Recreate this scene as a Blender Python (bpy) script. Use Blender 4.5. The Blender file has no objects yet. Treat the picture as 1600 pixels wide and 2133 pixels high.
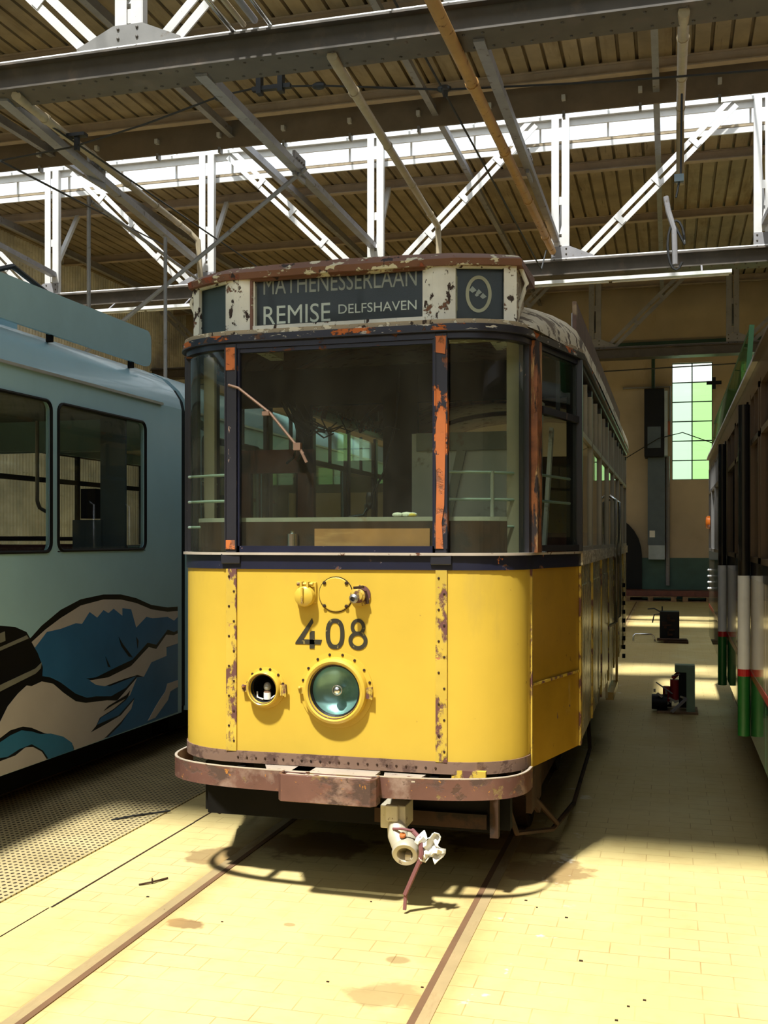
import bpy, math, random
from mathutils import Vector, Matrix
random.seed(4)
SC = bpy.context.scene
COL = SC.collection
V = Vector

SKY, SUN, EXPO = 1.9, 10.0, 0.0
# ------------------------------------------------------------------ mesh builder
class MB:
    def __init__(s): s.v = []; s.f = []; s.m = []
    def add(s, vs, fs, mi=0):
        o = len(s.v); s.v += [tuple(v) for v in vs]
        for f in fs: s.f.append(tuple(i + o for i in f)); s.m.append(mi)
        return s
    def box(s, a, b, mi=0):
        x0, y0, z0 = a; x1, y1, z1 = b
        return s.add([(x0,y0,z0),(x1,y0,z0),(x1,y1,z0),(x0,y1,z0),(x0,y0,z1),(x1,y0,z1),(x1,y1,z1),(x0,y1,z1)],
                     [(0,3,2,1),(4,5,6,7),(0,1,5,4),(1,2,6,5),(2,3,7,6),(3,0,4,7)], mi)
    def bar(s, p, q, w, h, mi=0, up=(0,0,1)):
        p, q = V(p), V(q); d = (q-p).normalized(); u = V(up)
        if abs(d.dot(u)) > .98: u = V((0,1,0))
        a = d.cross(u).normalized()*w/2; b = d.cross(a).normalized()*h/2
        vs = [p-a-b, p+a-b, p+a+b, p-a+b, q-a-b, q+a-b, q+a+b, q-a+b]
        return s.add(vs, [(0,1,2,3),(7,6,5,4),(4,5,1,0),(5,6,2,1),(6,7,3,2),(7,4,0,3)], mi)
    def tube(s, pts, r, n=8, mi=0, caps=True):
        pts = [V(p) for p in pts]; rings = []; a = None
        for i, p in enumerate(pts):
            d = (pts[min(i+1, len(pts)-1)] - pts[max(i-1, 0)]).normalized()
            if a is None:
                u = V((0,0,1)) if abs(d.z) < .9 else V((0,1,0)); a = d.cross(u).normalized()
            else: a = (a - d*a.dot(d)).normalized()
            b = d.cross(a); rr = r[i] if isinstance(r, (list, tuple)) else r
            rings.append([p + (a*math.cos(t) + b*math.sin(t))*rr for t in [2*math.pi*k/n for k in range(n)]])
        vs = [v for R in rings for v in R]; fs = []
        for i in range(len(pts)-1):
            for k in range(n): fs.append((i*n+k, i*n+(k+1)%n, (i+1)*n+(k+1)%n, (i+1)*n+k))
        if caps: fs += [tuple(range(n-1,-1,-1)), tuple(range((len(pts)-1)*n, len(pts)*n))]
        return s.add(vs, fs, mi)
    def prism(s, poly, ax, lo, hi, mi=0):
        # poly in the two other axes (ax=0: y,z  ax=1: x,z  ax=2: x,y)
        def mk(p, t):
            return {0:(t,p[0],p[1]), 1:(p[0],t,p[1]), 2:(p[0],p[1],t)}[ax]
        n = len(poly)
        ar = sum(poly[i][0]*poly[(i+1)%n][1]-poly[(i+1)%n][0]*poly[i][1] for i in range(n))
        fl = (ar < 0) != (ax == 1)
        vs = [mk(p, lo) for p in poly] + [mk(p, hi) for p in poly]
        fs = [tuple(range(n-1,-1,-1)), tuple(range(n, 2*n))] + [(i, (i+1)%n, n+(i+1)%n, n+i) for i in range(n)]
        if fl: fs = [tuple(reversed(f)) for f in fs]
        return s.add(vs, fs, mi)
    def wall(s, path, z0, z1, th, mi=0, closed=False):
        # upright sheet along a plan path, thickness to the left of travel
        n = len(path); nn = []
        for i in range(n):
            a = V(path[max(i-1,0)]).to_2d(); b = V(path[min(i+1,n-1)]).to_2d(); d = (b-a).normalized()
            nn.append(V((-d.y, d.x)))
        P = [V(p).to_2d() for p in path]; Q = [P[i]+nn[i]*th for i in range(n)]
        vs = []
        for i in range(n):
            vs += [(P[i].x,P[i].y,z0),(Q[i].x,Q[i].y,z0),(Q[i].x,Q[i].y,z1),(P[i].x,P[i].y,z1)]
        fs = [(0,3,2,1)]
        for i in range(n-1):
            for k in range(4): fs.append((i*4+k, i*4+(k+1)%4, i*4+4+(k+1)%4, i*4+4+k))
        e = (n-1)*4; fs.append((e, e+1, e+2, e+3))
        return s.add(vs, fs, mi)
    def loft(s, secs, mi=0, close=True, caps=True):
        n = len(secs[0]); vs = [p for S_ in secs for p in S_]; fs = []
        for i in range(len(secs)-1):
            for k in range(n if close else n-1): fs.append((i*n+k, i*n+(k+1)%n, (i+1)*n+(k+1)%n, (i+1)*n+k))
        if caps and close: fs += [tuple(range(n-1,-1,-1)), tuple(range((len(secs)-1)*n, len(secs)*n))]
        return s.add(vs, fs, mi)
    def lathe(s, c, ax, prof, n=32, mi=0):
        c = V(c); ax = V(ax).normalized(); u = V((0,0,1)) if abs(ax.z) < .9 else V((1,0,0))
        a = ax.cross(u).normalized(); b = ax.cross(a); vs = []; fs = []
        for r, h in prof:
            for k in range(n):
                t = 2*math.pi*k/n; vs.append(c + ax*h + (a*math.cos(t)+b*math.sin(t))*max(r, 1e-4))
        for i in range(len(prof)-1):
            for k in range(n): fs.append((i*n+k, i*n+(k+1)%n, (i+1)*n+(k+1)%n, (i+1)*n+k))
        return s.add(vs, fs, mi)
    def ball(s, c, r, mi=0, n=8, sc=(1,1,1)):
        vs = []; fs = []; c = V(c)
        for i in range(n+1):
            ph = math.pi*i/n
            for k in range(n*2):
                t = math.pi*k/n; vs.append(c + V((math.sin(ph)*math.cos(t)*sc[0], math.sin(ph)*math.sin(t)*sc[1], math.cos(ph)*sc[2]))*r)
        m = n*2
        for i in range(n):
            for k in range(m): fs.append((i*m+k, i*m+(k+1)%m, (i+1)*m+(k+1)%m, (i+1)*m+k))
        return s.add(vs, fs, mi)
    def each(s, name, mats, parent=None, **k):
        # one object for every loose piece
        par = list(range(len(s.v)))
        def fd(i):
            while par[i] != i: par[i] = par[par[i]]; i = par[i]
            return i
        for f in s.f:
            for i in f[1:]: par[fd(i)] = fd(f[0])
        g = {}
        for f, m in zip(s.f, s.m): g.setdefault(fd(f[0]), []).append((f, m))
        for r in g.values():
            ids = sorted({i for f, m in r for i in f}); mp = {a: b for b, a in enumerate(ids)}; q = MB()
            q.v = [s.v[i] for i in ids]; q.f = [tuple(mp[i] for i in f) for f, m in r]; q.m = [m for f, m in r]
            q.build(name, mats, parent, **k)
    def build(s, name, mats, parent=None, smooth=False, bevel=0, label=None, kind=None):
        me = bpy.data.meshes.new(name)
        off = V((0,0,0)); q = parent
        while q is not None: off += q.location; q = q.parent
        me.from_pydata([(v[0]-off.x, v[1]-off.y, v[2]-off.z) for v in s.v], [], s.f)
        if not isinstance(mats, (list, tuple)): mats = [mats]
        for m in mats: me.materials.append(m)
        me.polygons.foreach_set('material_index', s.m)
        if smooth:
            me.polygons.foreach_set('use_smooth', [True]*len(s.f))
            try: me.set_sharp_from_angle(angle=math.radians(40))
            except Exception: pass
        me.update(); me.validate()
        o = bpy.data.objects.new(name, me); COL.objects.link(o)
        if parent: o.parent = parent
        if bevel:
            b = o.modifiers.new('bevel', 'BEVEL'); b.width = bevel; b.segments = 2; b.limit_method = 'ANGLE'
        if label: o['label'] = label
        if kind: o['kind'] = kind
        return o

def thing(name, label, cat, loc=(0,0,0), group=None):
    o = bpy.data.objects.new(name, None); COL.objects.link(o); o.location = loc; o.empty_display_size = .1
    o['label'] = label; o['category'] = cat
    if group: o['group'] = group
    return o
def tag(o, label, cat, group=None):
    o['label'] = label; o['category'] = cat
    if group: o['group'] = group
    return o
def text_faces(body):
    cu = bpy.data.curves.new('txt', 'FONT'); cu.body = body; cu.size = 1; cu.resolution_u = 4
    o = bpy.data.objects.new('txt', cu); COL.objects.link(o); bpy.context.view_layer.update()
    dg = bpy.context.evaluated_depsgraph_get(); me = o.evaluated_get(dg).to_mesh()
    vs = [v.co.copy() for v in me.vertices]; fs = [tuple(p.vertices) for p in me.polygons]
    o.evaluated_get(dg).to_mesh_clear(); bpy.data.objects.remove(o); bpy.data.curves.remove(cu)
    return vs, fs
def text_mb(mb, body, p0, ux, uz, w, h, mi=0, thick=.0015):
    """flat lettering of width w and height h; p0 = lower left, ux = reading direction, uz = up"""
    vs, fs = text_faces(body)
    x0 = min(v.x for v in vs); x1 = max(v.x for v in vs); y0 = min(v.y for v in vs); y1 = max(v.y for v in vs)
    p0, ux, uz = V(p0), V(ux).normalized(), V(uz).normalized(); n = ux.cross(uz)*thick
    A = [p0 + ux*((v.x-x0)/(x1-x0)*w) + uz*((v.y-y0)/(y1-y0)*h) for v in vs]
    mb.add([a+n for a in A], fs, mi)
    # side faces on the boundary give the paint its thickness
    cnt = {}
    for f in fs:
        for i in range(len(f)):
            e = (f[i], f[(i+1)%len(f)]); cnt[e] = 1
    E = [e for e in cnt if (e[1], e[0]) not in cnt]
    o = len(mb.v); mb.v += [tuple(a+n) for a in A] + [tuple(a) for a in A]; k = len(A)
    for a, b in E: mb.f.append((o+a, o+k+a, o+k+b, o+b)); mb.m.append(mi)

# ------------------------------------------------------------------ materials
def newmat(name):
    m = bpy.data.materials.new(name); m.use_nodes = True; nt = m.node_tree; nt.nodes.clear()
    out = nt.nodes.new('ShaderNodeOutputMaterial'); return m, nt, out
def N(nt, t, **kw):
    n = nt.nodes.new(t)
    for k, v in kw.items():
        if k in n.inputs: n.inputs[k].default_value = v
        else: setattr(n, k, v)
    return n
def L(nt, a, b): nt.links.new(a, b)
def c4(c): return (c[0], c[1], c[2], 1)
def noise(nt, co, scale, detail=6, rough=.6):
    n = N(nt, 'ShaderNodeTexNoise'); n.inputs['Scale'].default_value = scale
    n.inputs['Detail'].default_value = detail; n.inputs['Roughness'].default_value = rough
    L(nt, co, n.inputs['Vector']); return n.outputs['Fac']
def remap(nt, v, a, b, lo=0, hi=1):
    n = N(nt, 'ShaderNodeMapRange'); n.inputs['From Min'].default_value = a; n.inputs['From Max'].default_value = b
    n.inputs['To Min'].default_value = lo; n.inputs['To Max'].default_value = hi; L(nt, v, n.inputs['Value']); return n.outputs['Result']
def mixc(nt, f, a, b):
    n = N(nt, 'ShaderNodeMix', data_type='RGBA')
    for s, v in ((n.inputs[0], f), (n.inputs[6], a), (n.inputs[7], b)):
        if isinstance(v, (int, float)): s.default_value = v
        elif isinstance(v, tuple): s.default_value = c4(v)
        else: L(nt, v, s)
    return n.outputs[2]
def math_(nt, op, a, b=None):
    n = N(nt, 'ShaderNodeMath', operation=op)
    for i, v in enumerate((a, b)):
        if v is None: continue
        if isinstance(v, (int, float)): n.inputs[i].default_value = v
        else: L(nt, v, n.inputs[i])
    return n.outputs[0]
def coords(nt, stretch=(1,1,1)):
    tc = N(nt, 'ShaderNodeTexCoord')
    mp = N(nt, 'ShaderNodeMapping'); mp.inputs['Scale'].default_value = stretch
    L(nt, tc.outputs['Object'], mp.inputs['Vector']); return mp.outputs['Vector']
def paint(name, base, rough=.5, metal=0., layers=(), var=.12, vscale=3., bump=.25, spec=.5, coat=0.):
    """base paint with slow tone variation; layers = (colour, scale, threshold, softness, stretch) of wear showing through"""
    m, nt, out = newmat(name); b = N(nt, 'ShaderNodeBsdfPrincipled'); L(nt, b.outputs[0], out.inputs[0])
    co = coords(nt)
    dark = tuple(c*(1-var*1.6) for c in base); lite = tuple(min(1, c*(1+var)) for c in base)
    col = mixc(nt, remap(nt, noise(nt, co, vscale, 5), .3, .7), dark, lite)
    bh = None
    for (lc, sc, thr, soft, st) in layers:
        f = remap(nt, noise(nt, coords(nt, st), sc, 9, .62), thr, thr+soft)
        col = mixc(nt, f, col, lc)
        bh = f if bh is None else math_(nt, 'MAXIMUM', bh, f)
    L(nt, col, b.inputs['Base Color'])
    b.inputs['Metallic'].default_value = metal; b.inputs['Specular IOR Level'].default_value = spec
    if coat: b.inputs['Coat Weight'].default_value = coat
    if bh is not None:
        L(nt, math_(nt, 'ADD', math_(nt, 'MULTIPLY', bh, max(0, .85-rough)), rough), b.inputs['Roughness'])
        if bump:
            bp = N(nt, 'ShaderNodeBump'); bp.inputs['Strength'].default_value = bump; bp.inputs['Distance'].default_value = .004
            bp.invert = True; L(nt, bh, bp.inputs['Height']); L(nt, bp.outputs[0], b.inputs['Normal'])
    else: b.inputs['Roughness'].default_value = rough
    return m
def glass(name, tint=(.9,.93,.9), dust=.05, dustc=(.5,.48,.4), ior=1.5, rough=.02):
    m, nt, out = newmat(name)
    tr = N(nt, 'ShaderNodeBsdfTransparent'); tr.inputs[0].default_value = c4(tint)
    gl = N(nt, 'ShaderNodeBsdfGlossy'); gl.inputs['Roughness'].default_value = rough
    fr = N(nt, 'ShaderNodeFresnel'); fr.inputs['IOR'].default_value = ior
    m1 = N(nt, 'ShaderNodeMixShader'); geo = N(nt, 'ShaderNodeNewGeometry'); L(nt, math_(nt, 'MULTIPLY', fr.outputs[0], math_(nt, 'SUBTRACT', 1., geo.outputs['Backfacing'])), m1.inputs[0]); L(nt, tr.outputs[0], m1.inputs[1]); L(nt, gl.outputs[0], m1.inputs[2])
    df = N(nt, 'ShaderNodeBsdfDiffuse'); df.inputs[0].default_value = c4(dustc)
    m2 = N(nt, 'ShaderNodeMixShader'); L(nt, m1.outputs[0], m2.inputs[1]); L(nt, df.outputs[0], m2.inputs[2])
    d = remap(nt, noise(nt, coords(nt, (1,1,.5)), 6, 5), .35, .75, dust*.4, dust*1.6); L(nt, d, m2.inputs[0])
    L(nt, m2.outputs[0], out.inputs[0]); return m

RUST = (.13,.045,.02); ORANGE = (.50,.13,.025); BROWN = (.10,.05,.03)
S1 = (1,1,1)
M = {}
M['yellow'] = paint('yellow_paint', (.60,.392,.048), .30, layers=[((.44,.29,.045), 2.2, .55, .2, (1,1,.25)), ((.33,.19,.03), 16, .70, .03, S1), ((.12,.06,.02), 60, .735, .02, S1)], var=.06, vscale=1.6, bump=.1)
M['yellow_shaded'] = paint('yellow_shaded_paint', (.36,.20,.018), .3, layers=[((.30,.2,.08), 9, .62, .1, (1,1,.3)), (BROWN, 22, .67, .03, S1)], var=.15, vscale=2, bump=.15)  # shade of the tram's side put into a darker yellow, plus brown wear
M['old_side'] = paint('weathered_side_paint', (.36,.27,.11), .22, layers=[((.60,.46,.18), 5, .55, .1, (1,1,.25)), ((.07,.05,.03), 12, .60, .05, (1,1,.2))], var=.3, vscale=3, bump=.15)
M['seam'] = paint('rusty_seam_strip', (.54,.36,.045), .5, layers=[((.12,.045,.035), 13, .50, .06, (1,1,.55)), ((.42,.16,.06), 30, .63, .04, S1)], bump=.5)
M['rust_strip'] = paint('rusty_skirt', (.20,.115,.075), .7, layers=[((.09,.045,.03), 12, .52, .1, S1), ((.5,.38,.25), 30, .68, .03, S1)], bump=.4)
M['bumper'] = paint('bumper_paint', (.17,.080,.062), .30, layers=[((.36,.25,.19), 3.5, .54, .14, S1), ((.09,.05,.035), 6, .55, .08, (1,1,1.6)), ((.22,.14,.05), 9, .60, .04, S1), ((.42,.17,.03), 26, .64, .03, S1), ((.10,.05,.03), 14, .62, .05, S1)], metal=.25, var=.2, bump=.35)
M['bright_edge'] = paint('worn_metal_edge', (.62,.52,.42), .4, metal=.4, layers=[(RUST, 14, .6, .05, S1)])
M['navy'] = paint('navy_paint', (.013,.014,.03), .3, layers=[(RUST, 8, .63, .03, (1,1,1.4)), (ORANGE, 12, .67, .03, S1)], bump=.5)
M['navy_chipped'] = paint('chipped_navy_paint', (.014,.015,.028), .32, layers=[(ORANGE, 5.5, .555, .02, (1,1,2)), ((.62,.57,.48), 13, .60, .03, (1,1,3)), (BROWN, 11, .60, .03, S1)], bump=.6)
M['post_orange'] = paint('orange_peeled_post', (.018,.017,.024), .38, layers=[(ORANGE, 5, .585, .02, (1,1,.7)), ((.20,.065,.025), 7, .56, .04, (1,1,.6))], bump=.8)
M['peel_orange'] = paint('bare_orange_patch', (.50,.13,.025), .6, layers=[((.20,.07,.03), 8, .54, .05, S1), ((.02,.018,.025), 14, .63, .03, S1)], var=.2, bump=.8)
M['wood_post'] = paint('bare_wood_post', (.26,.085,.022), .5, layers=[((.50,.30,.13), 9, .56, .06, (2,2,.3)), ((.03,.02,.018), 7, .52, .04, (2,2,.5))], var=.4, vscale=12, bump=.6)
M['post_dark'] = paint('dark_post', (.02,.019,.024), .34, layers=[((.3,.2,.15), 30, .67, .02, (1,1,.3)), (ORANGE, 12, .71, .02, S1)], bump=.4)
M['cream_peel'] = paint('peeling_cream_paint', (.82,.79,.66), .6, layers=[((.05,.03,.02), 17, .585, .015, (1.4,1.4,.8)), ((.20,.09,.045), 8, .60, .02, S1)], bump=1.)
M['lid_rust'] = paint('rusty_lid', (.19,.085,.05), .65, layers=[((.66,.61,.44), 11, .565, .015, (1,1,1.6)), ((.03,.02,.02), 8, .62, .02, S1), ((.28,.07,.03), 9, .61, .05, S1)], bump=.9)
M['sill_cream'] = paint('cracked_sill', (.40,.32,.21), .6, layers=[((.75,.68,.52), 20, .53, .03, (1,1,2)), ((.05,.03,.02), 26, .63, .02, S1)], bump=.9)
M['roof_cream'] = paint('cracked_roof_canvas', (.60,.53,.38), .7, layers=[((.13,.10,.07), 11, .56, .02, (.6,1.6,1)), ((.16,.12,.08), 4, .60, .05, S1), ((.72,.68,.55), 6, .62, .05, S1)], bump=.9)
M['sign_black'] = paint('sign_blind', (.022,.027,.035), .35, layers=[((.09,.10,.11), 3, .60, .3, (1,1,.3))], bump=0)
M['letter'] = paint('sign_letters', (.85,.85,.76), .5, layers=[((.2,.2,.18), 30, .68, .05, S1)], bump=0)
M['letter_dim'] = paint('dim_sign_letters', (.50,.50,.45), .5, layers=[((.1,.1,.1), 14, .62, .1, S1)], bump=0)
M['letter_sand'] = paint('sand_numeral', (.62,.56,.38), .5)
M['numeral'] = paint('black_numerals', (.035,.03,.02), .4, layers=[((.30,.22,.05), 34, .60, .08, S1)], bump=.1)
M['dark'] = paint('underframe_black', (.006,.005,.004), .75, var=.3, spec=.12)
M['dark_rust'] = paint('underframe_rust', (.045,.022,.011), .75, spec=.2, layers=[((.02,.014,.01), 6, .52, .1, S1)], var=.3)
M['redwood'] = paint('dark_red_wood', (.15,.035,.016), .4, layers=[((.03,.01,.006), 6, .55, .2, (2,2,.3))], var=.25)
M['brownwood'] = paint('brown_plywood', (.36,.17,.06), .5, layers=[((.55,.32,.12), 4, .5, .3, (.6,1,3))], var=.25)
M['interior'] = paint('interior_grey', (.26,.26,.21), .55, layers=[((.2,.12,.06), 5, .58, .12, S1)], var=.15)
M['cabinet'] = paint('pale_cabinet', (.66,.65,.58), .55, layers=[((.2,.12,.07), 5, .57, .1, S1), ((.03,.03,.03), 40, .72, .02, S1)], var=.1)
M['beige_frame'] = paint('beige_window_frame', (.36,.31,.22), .5, layers=[((.08,.06,.04), 25, .68, .03, S1)])
M['rail_green'] = paint('green_grey_rail', (.30,.38,.32), .35)
M['chrome'] = paint('bright_metal', (.75,.76,.78), .18, metal=1., var=.05)
M['steel'] = paint('dull_steel', (.30,.29,.28), .4, metal=.8, var=.15)
M['brass'] = paint('copper_wire', (.30,.18,.12), .45, metal=.5)
M['black'] = paint('black_rubber', (.006,.006,.006), .5, spec=.2)
M['black_gloss'] = paint('black_gloss', (.010,.010,.011), .12, coat=.5)
M['reflector'] = paint('green_reflector', (.20,.36,.32), .28, metal=.55, layers=[((.08,.22,.18), 7, .5, .25, S1)], bump=0)
M['bulb'] = paint('frosted_bulb', (.25,.25,.24), .12, coat=.5)
M['white_plastic'] = paint('white_porcelain', (.8,.78,.72), .3)
M['couple'] = paint('grey_coupler_steel', (.52,.46,.34), .5, metal=.2, layers=[((.2,.13,.08), 14, .6, .05, S1)], var=.2)
M['rag'] = paint('white_rag', (.72,.70,.66), .8, layers=[((.5,.28,.25), 30, .66, .03, S1)])
M['strap'] = paint('maroon_strap', (.20,.07,.07), .7)
M['sky_blue'] = paint('pale_blue_paint', (.34,.555,.65), .26, var=.05, vscale=1.2, coat=.2)
M['blue_seam'] = paint('pale_blue_paint_panel', (.30,.50,.58), .3, var=.05)
M['mural_black'] = paint('mural_black', (.006,.006,.007), .3)
M['mural_foam'] = paint('mural_foam', (.47,.43,.41), .35, var=.05)
M['mural_blue'] = paint('mural_blue', (.03,.135,.31), .3, var=.1)
M['mural_teal'] = paint('mural_teal', (.035,.17,.32), .3, var=.1)
M['mural_grey'] = paint('mural_grey', (.20,.20,.17), .35)
M['aluminium'] = paint('gutter_metal', (.55,.57,.58), .35, metal=.7)
M['seat_red'] = paint('dark_red_seat', (.06,.008,.01), .5)
M['steel_grey'] = paint('dark_steel_paint', (.085,.070,.055), .5, layers=[((.16,.12,.09), 4, .55, .2, S1)], var=.15)
M['steel_white'] = paint('white_steel_paint', (.62,.60,.58), .45, layers=[((.2,.15,.1), 18, .70, .04, S1)], var=.06)
M['steel_light'] = paint('light_grey_steel_paint', (.22,.21,.20), .5, layers=[((.12,.09,.06), 6, .62, .1, S1)])
M['steel_mid'] = paint('grey_steel_paint', (.26,.25,.26), .45, layers=[((.12,.09,.07), 7, .60, .1, S1)], var=.12)
M['purlin'] = paint('purlin_paint', (.42,.33,.25), .6, var=.1)
M['fascia'] = paint('fascia_board', (.20,.15,.105), .7, var=.1)
M['pipe_ochre'] = paint('ochre_pipe', (.48,.26,.075), .45, layers=[((.2,.09,.03), 8, .6, .06, S1)])
M['pipe_cream'] = paint('cream_pipe', (.42,.34,.22), .45)
M['wire'] = paint('black_wire', (.01,.01,.01), .5)
M['wall'] = paint('plaster_wall', (.52,.42,.28), .8, layers=[((.32,.22,.12), 1.2, .60, .15, (1,1,.4))], var=.1, vscale=.8)
M['dado'] = paint('green_dado_paint', (.035,.10,.075), .5, var=.12)
M['green_dark'] = paint('dark_green_paint', (.02,.06,.04), .5)
M['blue_grey'] = paint('blue_grey_duct', (.07,.10,.12), .45, var=.1)
M['duct_light'] = paint('light_duct', (.35,.42,.46), .4)
M['pallet'] = paint('pallet_wood', (.30,.19,.10), .8, var=.3, vscale=8)
M['rail_steel'] = paint('dusty_rail_steel', (.50,.36,.18), .42, metal=.25, layers=[((.30,.17,.07), 5, .52, .2, (1,.3,1))], var=.1)
M['groove'] = paint('rail_groove', (.16,.08,.035), .8)
M['cream_side'] = paint('cream_lower_panel', (.27,.22,.15), .14, var=.06, coat=.35)
M['green_side'] = paint('green_lower_band', (.03,.09,.035), .1, coat=.6)
M['red_line'] = paint('red_line', (.28,.02,.02), .2)
M['green_flat'] = paint('green_post_paint', (.015,.13,.025), .35)
M['white_flat'] = paint('white_post_paint', (.62,.63,.66), .35)
M['red_flat'] = paint('red_post_paint', (.42,.015,.02), .35)
M['brown_tram'] = paint('brown_window_frame', (.07,.045,.028), .25)
M['cove'] = paint('white_roof_cove', (.58,.56,.55), .35)
M['amber'] = paint('amber_lens', (.85,.20,.02), .2)
M['machine_red'] = paint('red_machine_paint', (.32,.02,.02), .45)
M['machine_green'] = paint('pale_green_machine_paint', (.22,.32,.22), .5)
M['tube_white'] = paint('white_tube', (.80,.80,.78), .3)
M['paper'] = paint('egg_white_scraps', (.72,.72,.58), .6, layers=[((.75,.55,.08), 20, .55, .03, S1)])
M['board_brown'] = paint('brown_roof_board', (.12,.065,.045), .7, layers=[((.35,.25,.15), 5, .58, .1, (1,.3,1))], var=.2)
M['orange_flat'] = paint('orange_valve', (.5,.12,.02), .4)  # plain orange paint of the valve box and the coupler bolt
M['glass'] = glass('tram_window_glass', (.86,.90,.84), .014)
M['glass_side'] = glass('side_window_glass', (.84,.88,.84), .012)
M['glass_low'] = glass('thin_sign_glass', (.92,.94,.92), .006, (.3,.3,.3), 1.18)
M['glass_dark'] = glass('dark_window_glass', (.87,.89,.87), .008, (.3,.3,.3))
M['glass_lamp'] = glass('lamp_glass', (.95,.97,.95), .01)
M['glass_green'] = glass('green_panel_glass', (.30,.52,.22), .35, (.12,.22,.05))
M['glass_skylight'] = glass('skylight_glass', (.93,.96,.98), .0)
M['pane_clear'] = glass('white_pane', (.95,.97,.95), .0)
M['pane_pale'] = glass('frosted_pale_pane', (.75,.88,.76), .0)
M['pane_green'] = glass('frosted_green_pane', (.66,.85,.55), .0)

def corr_metal(name, base, streak):
    return paint(name, base, .55, layers=[(streak, 3.5, .52, .2, (1,.15,1)), ((streak[0]*.45,streak[1]*.45,streak[2]*.45), 16, .62, .1, (1,.06,1))], var=.2, vscale=1.5, bump=0)
M['corrugated'] = corr_metal('corrugated_roof_sheet', (.30,.23,.14), (.17,.12,.065))
M['corrugated_wall'] = corr_metal('corrugated_wall_sheet', (.80,.77,.70), (.62,.58,.50))

def floor_material():
    m, nt, out = newmat('dusty_paving'); b = N(nt, 'ShaderNodeBsdfPrincipled'); L(nt, b.outputs[0], out.inputs[0])
    co = coords(nt)
    br = N(nt, 'ShaderNodeTexBrick'); L(nt, co, br.inputs['Vector'])
    br.inputs['Scale'].default_value = 1; br.inputs['Brick Width'].default_value = .24; br.inputs['Row Height'].default_value = .12
    br.inputs['Mortar Size'].default_value = .0035; br.inputs['Mortar Smooth'].default_value = .6
    base = mixc(nt, remap(nt, noise(nt, co, .7, 6), .3, .7), (.56,.43,.17), (.66,.52,.235))
    base = mixc(nt, remap(nt, noise(nt, co, 9, 8), .5, .75, 0, .35), base, (.46,.30,.12))
    vis = remap(nt, noise(nt, co, 2.1, 3), .38, .62, .10, .70)
    col = mixc(nt, math_(nt, 'MULTIPLY', br.outputs['Fac'], vis), base, (.30,.17,.055))
    # oil stains, each with its own place and size
    sep = N(nt, 'ShaderNodeSeparateXYZ'); L(nt, co, sep.inputs[0])
    wob = noise(nt, co, 5, 4)
    wob2 = noise(nt, co, 4.3, 4, .7)
    for (sx, sy, rx, ry, st) in ((-2.07,4.28,.085,.065,.75), (-.60,5.44,.22,.20,.62), (-1.02,3.82,.16,.10,.45), (-1.07,4.14,.05,.04,.5),
                                 (-2.35,5.25,.16,.16,.6), (-1.62,4.40,.025,.02,.5), (-1.9,5.6,.3,.25,.7), (-.9,5.9,.35,.2,.7)):
        dx = math_(nt, 'DIVIDE', math_(nt, 'ADD', sep.outputs[0], -sx), rx); dy = math_(nt, 'DIVIDE', math_(nt, 'ADD', sep.outputs[1], -sy), ry)
        r2 = math_(nt, 'SQRT', math_(nt, 'ADD', math_(nt, 'MULTIPLY', dx, dx), math_(nt, 'MULTIPLY', dy, dy)))
        r3 = math_(nt, 'ADD', r2, math_(nt, 'MULTIPLY', math_(nt, 'SUBTRACT', wob, .5), 2.2))
        col = mixc(nt, remap(nt, r3, 1.12, .86, 0, st), col, (.17,.075,.03))
    # pale chalky scuffs beside the right rail
    ch = math_(nt, 'MULTIPLY', remap(nt, wob2, .62, .68), remap(nt, math_(nt, 'ABSOLUTE', math_(nt, 'ADD', sep.outputs[0], .62)), .22, .05))
    col = mixc(nt, math_(nt, 'MULTIPLY', ch, .7), col, (.85,.80,.68))
    # rusty dirt along the rails
    for rx in (-2.235, -.845):
        d = math_(nt, 'ABSOLUTE', math_(nt, 'ADD', sep.outputs[0], -rx))
        dd = math_(nt, 'ADD', d, math_(nt, 'MULTIPLY', math_(nt, 'SUBTRACT', wob2, .5), .3))
        col = mixc(nt, remap(nt, dd, .17, .03, 0, .55), col, (.42,.25,.09))
    L(nt, col, b.inputs['Base Color'])
    L(nt, remap(nt, noise(nt, co, 1.7, 5), .3, .7, .38, .62), b.inputs['Roughness'])
    b.inputs['Specular IOR Level'].default_value = .35
    bp = N(nt, 'ShaderNodeBump'); bp.inputs['Strength'].default_value = .25; bp.inputs['Distance'].default_value = .004; bp.invert = True
    L(nt, br.outputs['Fac'], bp.inputs['Height']); L(nt, bp.outputs[0], b.inputs['Normal'])
    return m
M['floor'] = floor_material()
def perforated():
    m, nt, out = newmat('perforated_plate'); b = N(nt, 'ShaderNodeBsdfPrincipled'); L(nt, b.outputs[0], out.inputs[0])
    sep = N(nt, 'ShaderNodeSeparateXYZ'); L(nt, coords(nt), sep.inputs[0]); k = 2*math.pi/.034
    sx = math_(nt, 'SINE', math_(nt, 'MULTIPLY', sep.outputs[0], k)); sy = math_(nt, 'SINE', math_(nt, 'MULTIPLY', sep.outputs[1], k*.8))
    h = remap(nt, math_(nt, 'ADD', sx, sy), .75, 1.0)
    base = mixc(nt, remap(nt, noise(nt, coords(nt), 1.5, 5), .3, .7), (.34,.26,.12), (.50,.40,.20))
    L(nt, mixc(nt, h, base, (.03,.018,.008)), b.inputs['Base Color']); b.inputs['Roughness'].default_value = .6
    bp = N(nt, 'ShaderNodeBump'); bp.inputs['Strength'].default_value = .6; bp.inputs['Distance'].default_value = .006; bp.invert = True
    L(nt, h, bp.inputs['Height']); L(nt, bp.outputs[0], b.inputs['Normal'])
    return m
M['perforated'] = perforated()
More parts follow.
